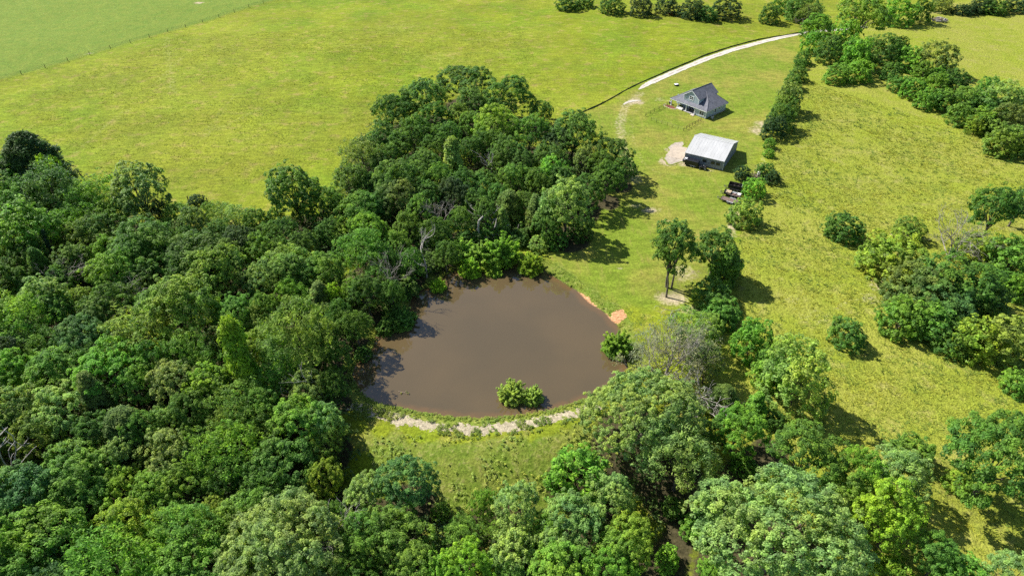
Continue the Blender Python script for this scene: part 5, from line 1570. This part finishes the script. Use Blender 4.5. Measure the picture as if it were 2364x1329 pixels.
stuff('sand_tufts', 'clumps of green weeds scattered over the sandy dam path', 'weeds', np.column_stack([T_, height(T_[:, 0], T_[:, 1]) + .1]), rs.uniform(.25, .55, len(T_)), 16, .36, (.17, .225, .04), 47, 'feather', .35)

# pasture tufts: small blades in clumps; their own shade gives the field its grain
def tufts(name, label, poly, n, seed, hgt, col, thin=None, blades=5):
    r_ = np.random.RandomState(seed)
    q = scatter_in(poly, n, seed)
    q = q[(line_d(CLAY, q[:, 0], q[:, 1]) > 1.2) & (poly_sd(CLAY2, q[:, 0], q[:, 1]) > .5)]
    u_ = vnoise(q[:, 0], q[:, 1], 1.3, seed + 1) * .55 + vnoise(q[:, 0], q[:, 1], 9, seed + 2) * .45
    q = q[(u_ + r_.normal(size=len(u_)) * .08) > (thin or .5)]
    m_ = len(q)
    z = height(q[:, 0], q[:, 1])
    base = np.column_stack([q, z])
    idx = np.repeat(np.arange(m_), blades)
    a = r_.rand(len(idx)) * 6.283
    h_ = hgt * r_.uniform(.5, 1.3, len(idx))
    w_ = h_ * r_.uniform(.35, .6, len(idx))
    lean = np.stack([np.cos(a), np.sin(a), 0 * a], -1)
    side = np.stack([-np.sin(a), np.cos(a), 0 * a], -1)
    b0 = base[idx] + lean * (r_.rand(len(idx)) * hgt * .6)[:, None]
    tip = b0 + lean * (h_ * 1.3)[:, None] + UP * (h_ * .7)[:, None]
    V_ = np.stack([b0 - side * w_[:, None] / 2, b0 + side * w_[:, None] / 2, tip], 1).reshape(-1, 3)
    F2 = np.arange(len(V_)).reshape(-1, 3)
    cr = r_.rand(m_)[idx]
    o = obj(name, mesh_np(name, V_, F2, M['grass'], dict(lv=np.repeat(.5 * cr + .5 * r_.rand(len(idx)), 3), cl=np.repeat(cr, 3))))
    o.color = (*col, 1)
    return tag(o, label, 'grass', kind='stuff')

PN = px_poly([(1720, 500), (1860, 180), (1900, 200), (2300, 330), (2600, 420), (2700, 1100), (2450, 1500), (2050, 1329), (1880, 1060), (1690, 860), (1690, 640)])
tufts('pasture_tufts', 'tufts of yellow-green grass over the right pasture', PN, 80000, 61, .34, (.25, .29, .04), .45)
tufts('green_tufts', 'scattered darker green tufts in the right pasture', PN, 14000, 63, .5, (.13, .18, .025), .54)
HF = px_poly([(-200, 330), (420, 80), (1200, 60), (1300, 260), (900, 240), (820, 340), (640, 420), (420, 440), (180, 380), (-200, 360)])
tufts('hayfield_tufts', 'small grass tufts over the yellow-green hayfield', HF, 60000, 65, .30, (.195, .245, .022), .5, 3)
LB = px_poly([(1215, 565), (1420, 700), (1520, 735), (1430, 770), (1390, 730), (1300, 655), (1230, 612)])
tufts('bank_tufts', 'longer green grass on the right bank of the pond', LB, 5200, 67, .24, (.20, .27, .035), .36)


# driftwood afloat near the dam
fl = thing('floating_branch', 'small leafy branch afloat near the left end of the dam', 'branch', at(932, 906, WATER))
MB().tube([(-1.1, .3, .03), (0, 0, .07), (1.0, -.5, .02)], [.05, .07, .03], 6).tube([(.1, 0, .06), (.6, .4, .2)], [.04, .015], 5).tube([(-.3, .1, .06), (-.7, -.35, .16)], [.04, .015], 5).obj('stick', M['log'], fl)
rs = np.random.RandomState(12)
LV, LF, lv, cl = leaves(rs, np.array([(.6, .1, .1), (.9, -.3, .08), (-.5, -.2, .1)]), np.array([.3, .3, .25]), np.tile(UP, (3, 1)), 14, .22)
c = obj('leaves', mesh_np('floating_leaves', LV, LF, M['leaf'], dict(lv=lv, cl=cl)), fl)
c.color = (.16, .18, .05, 1)
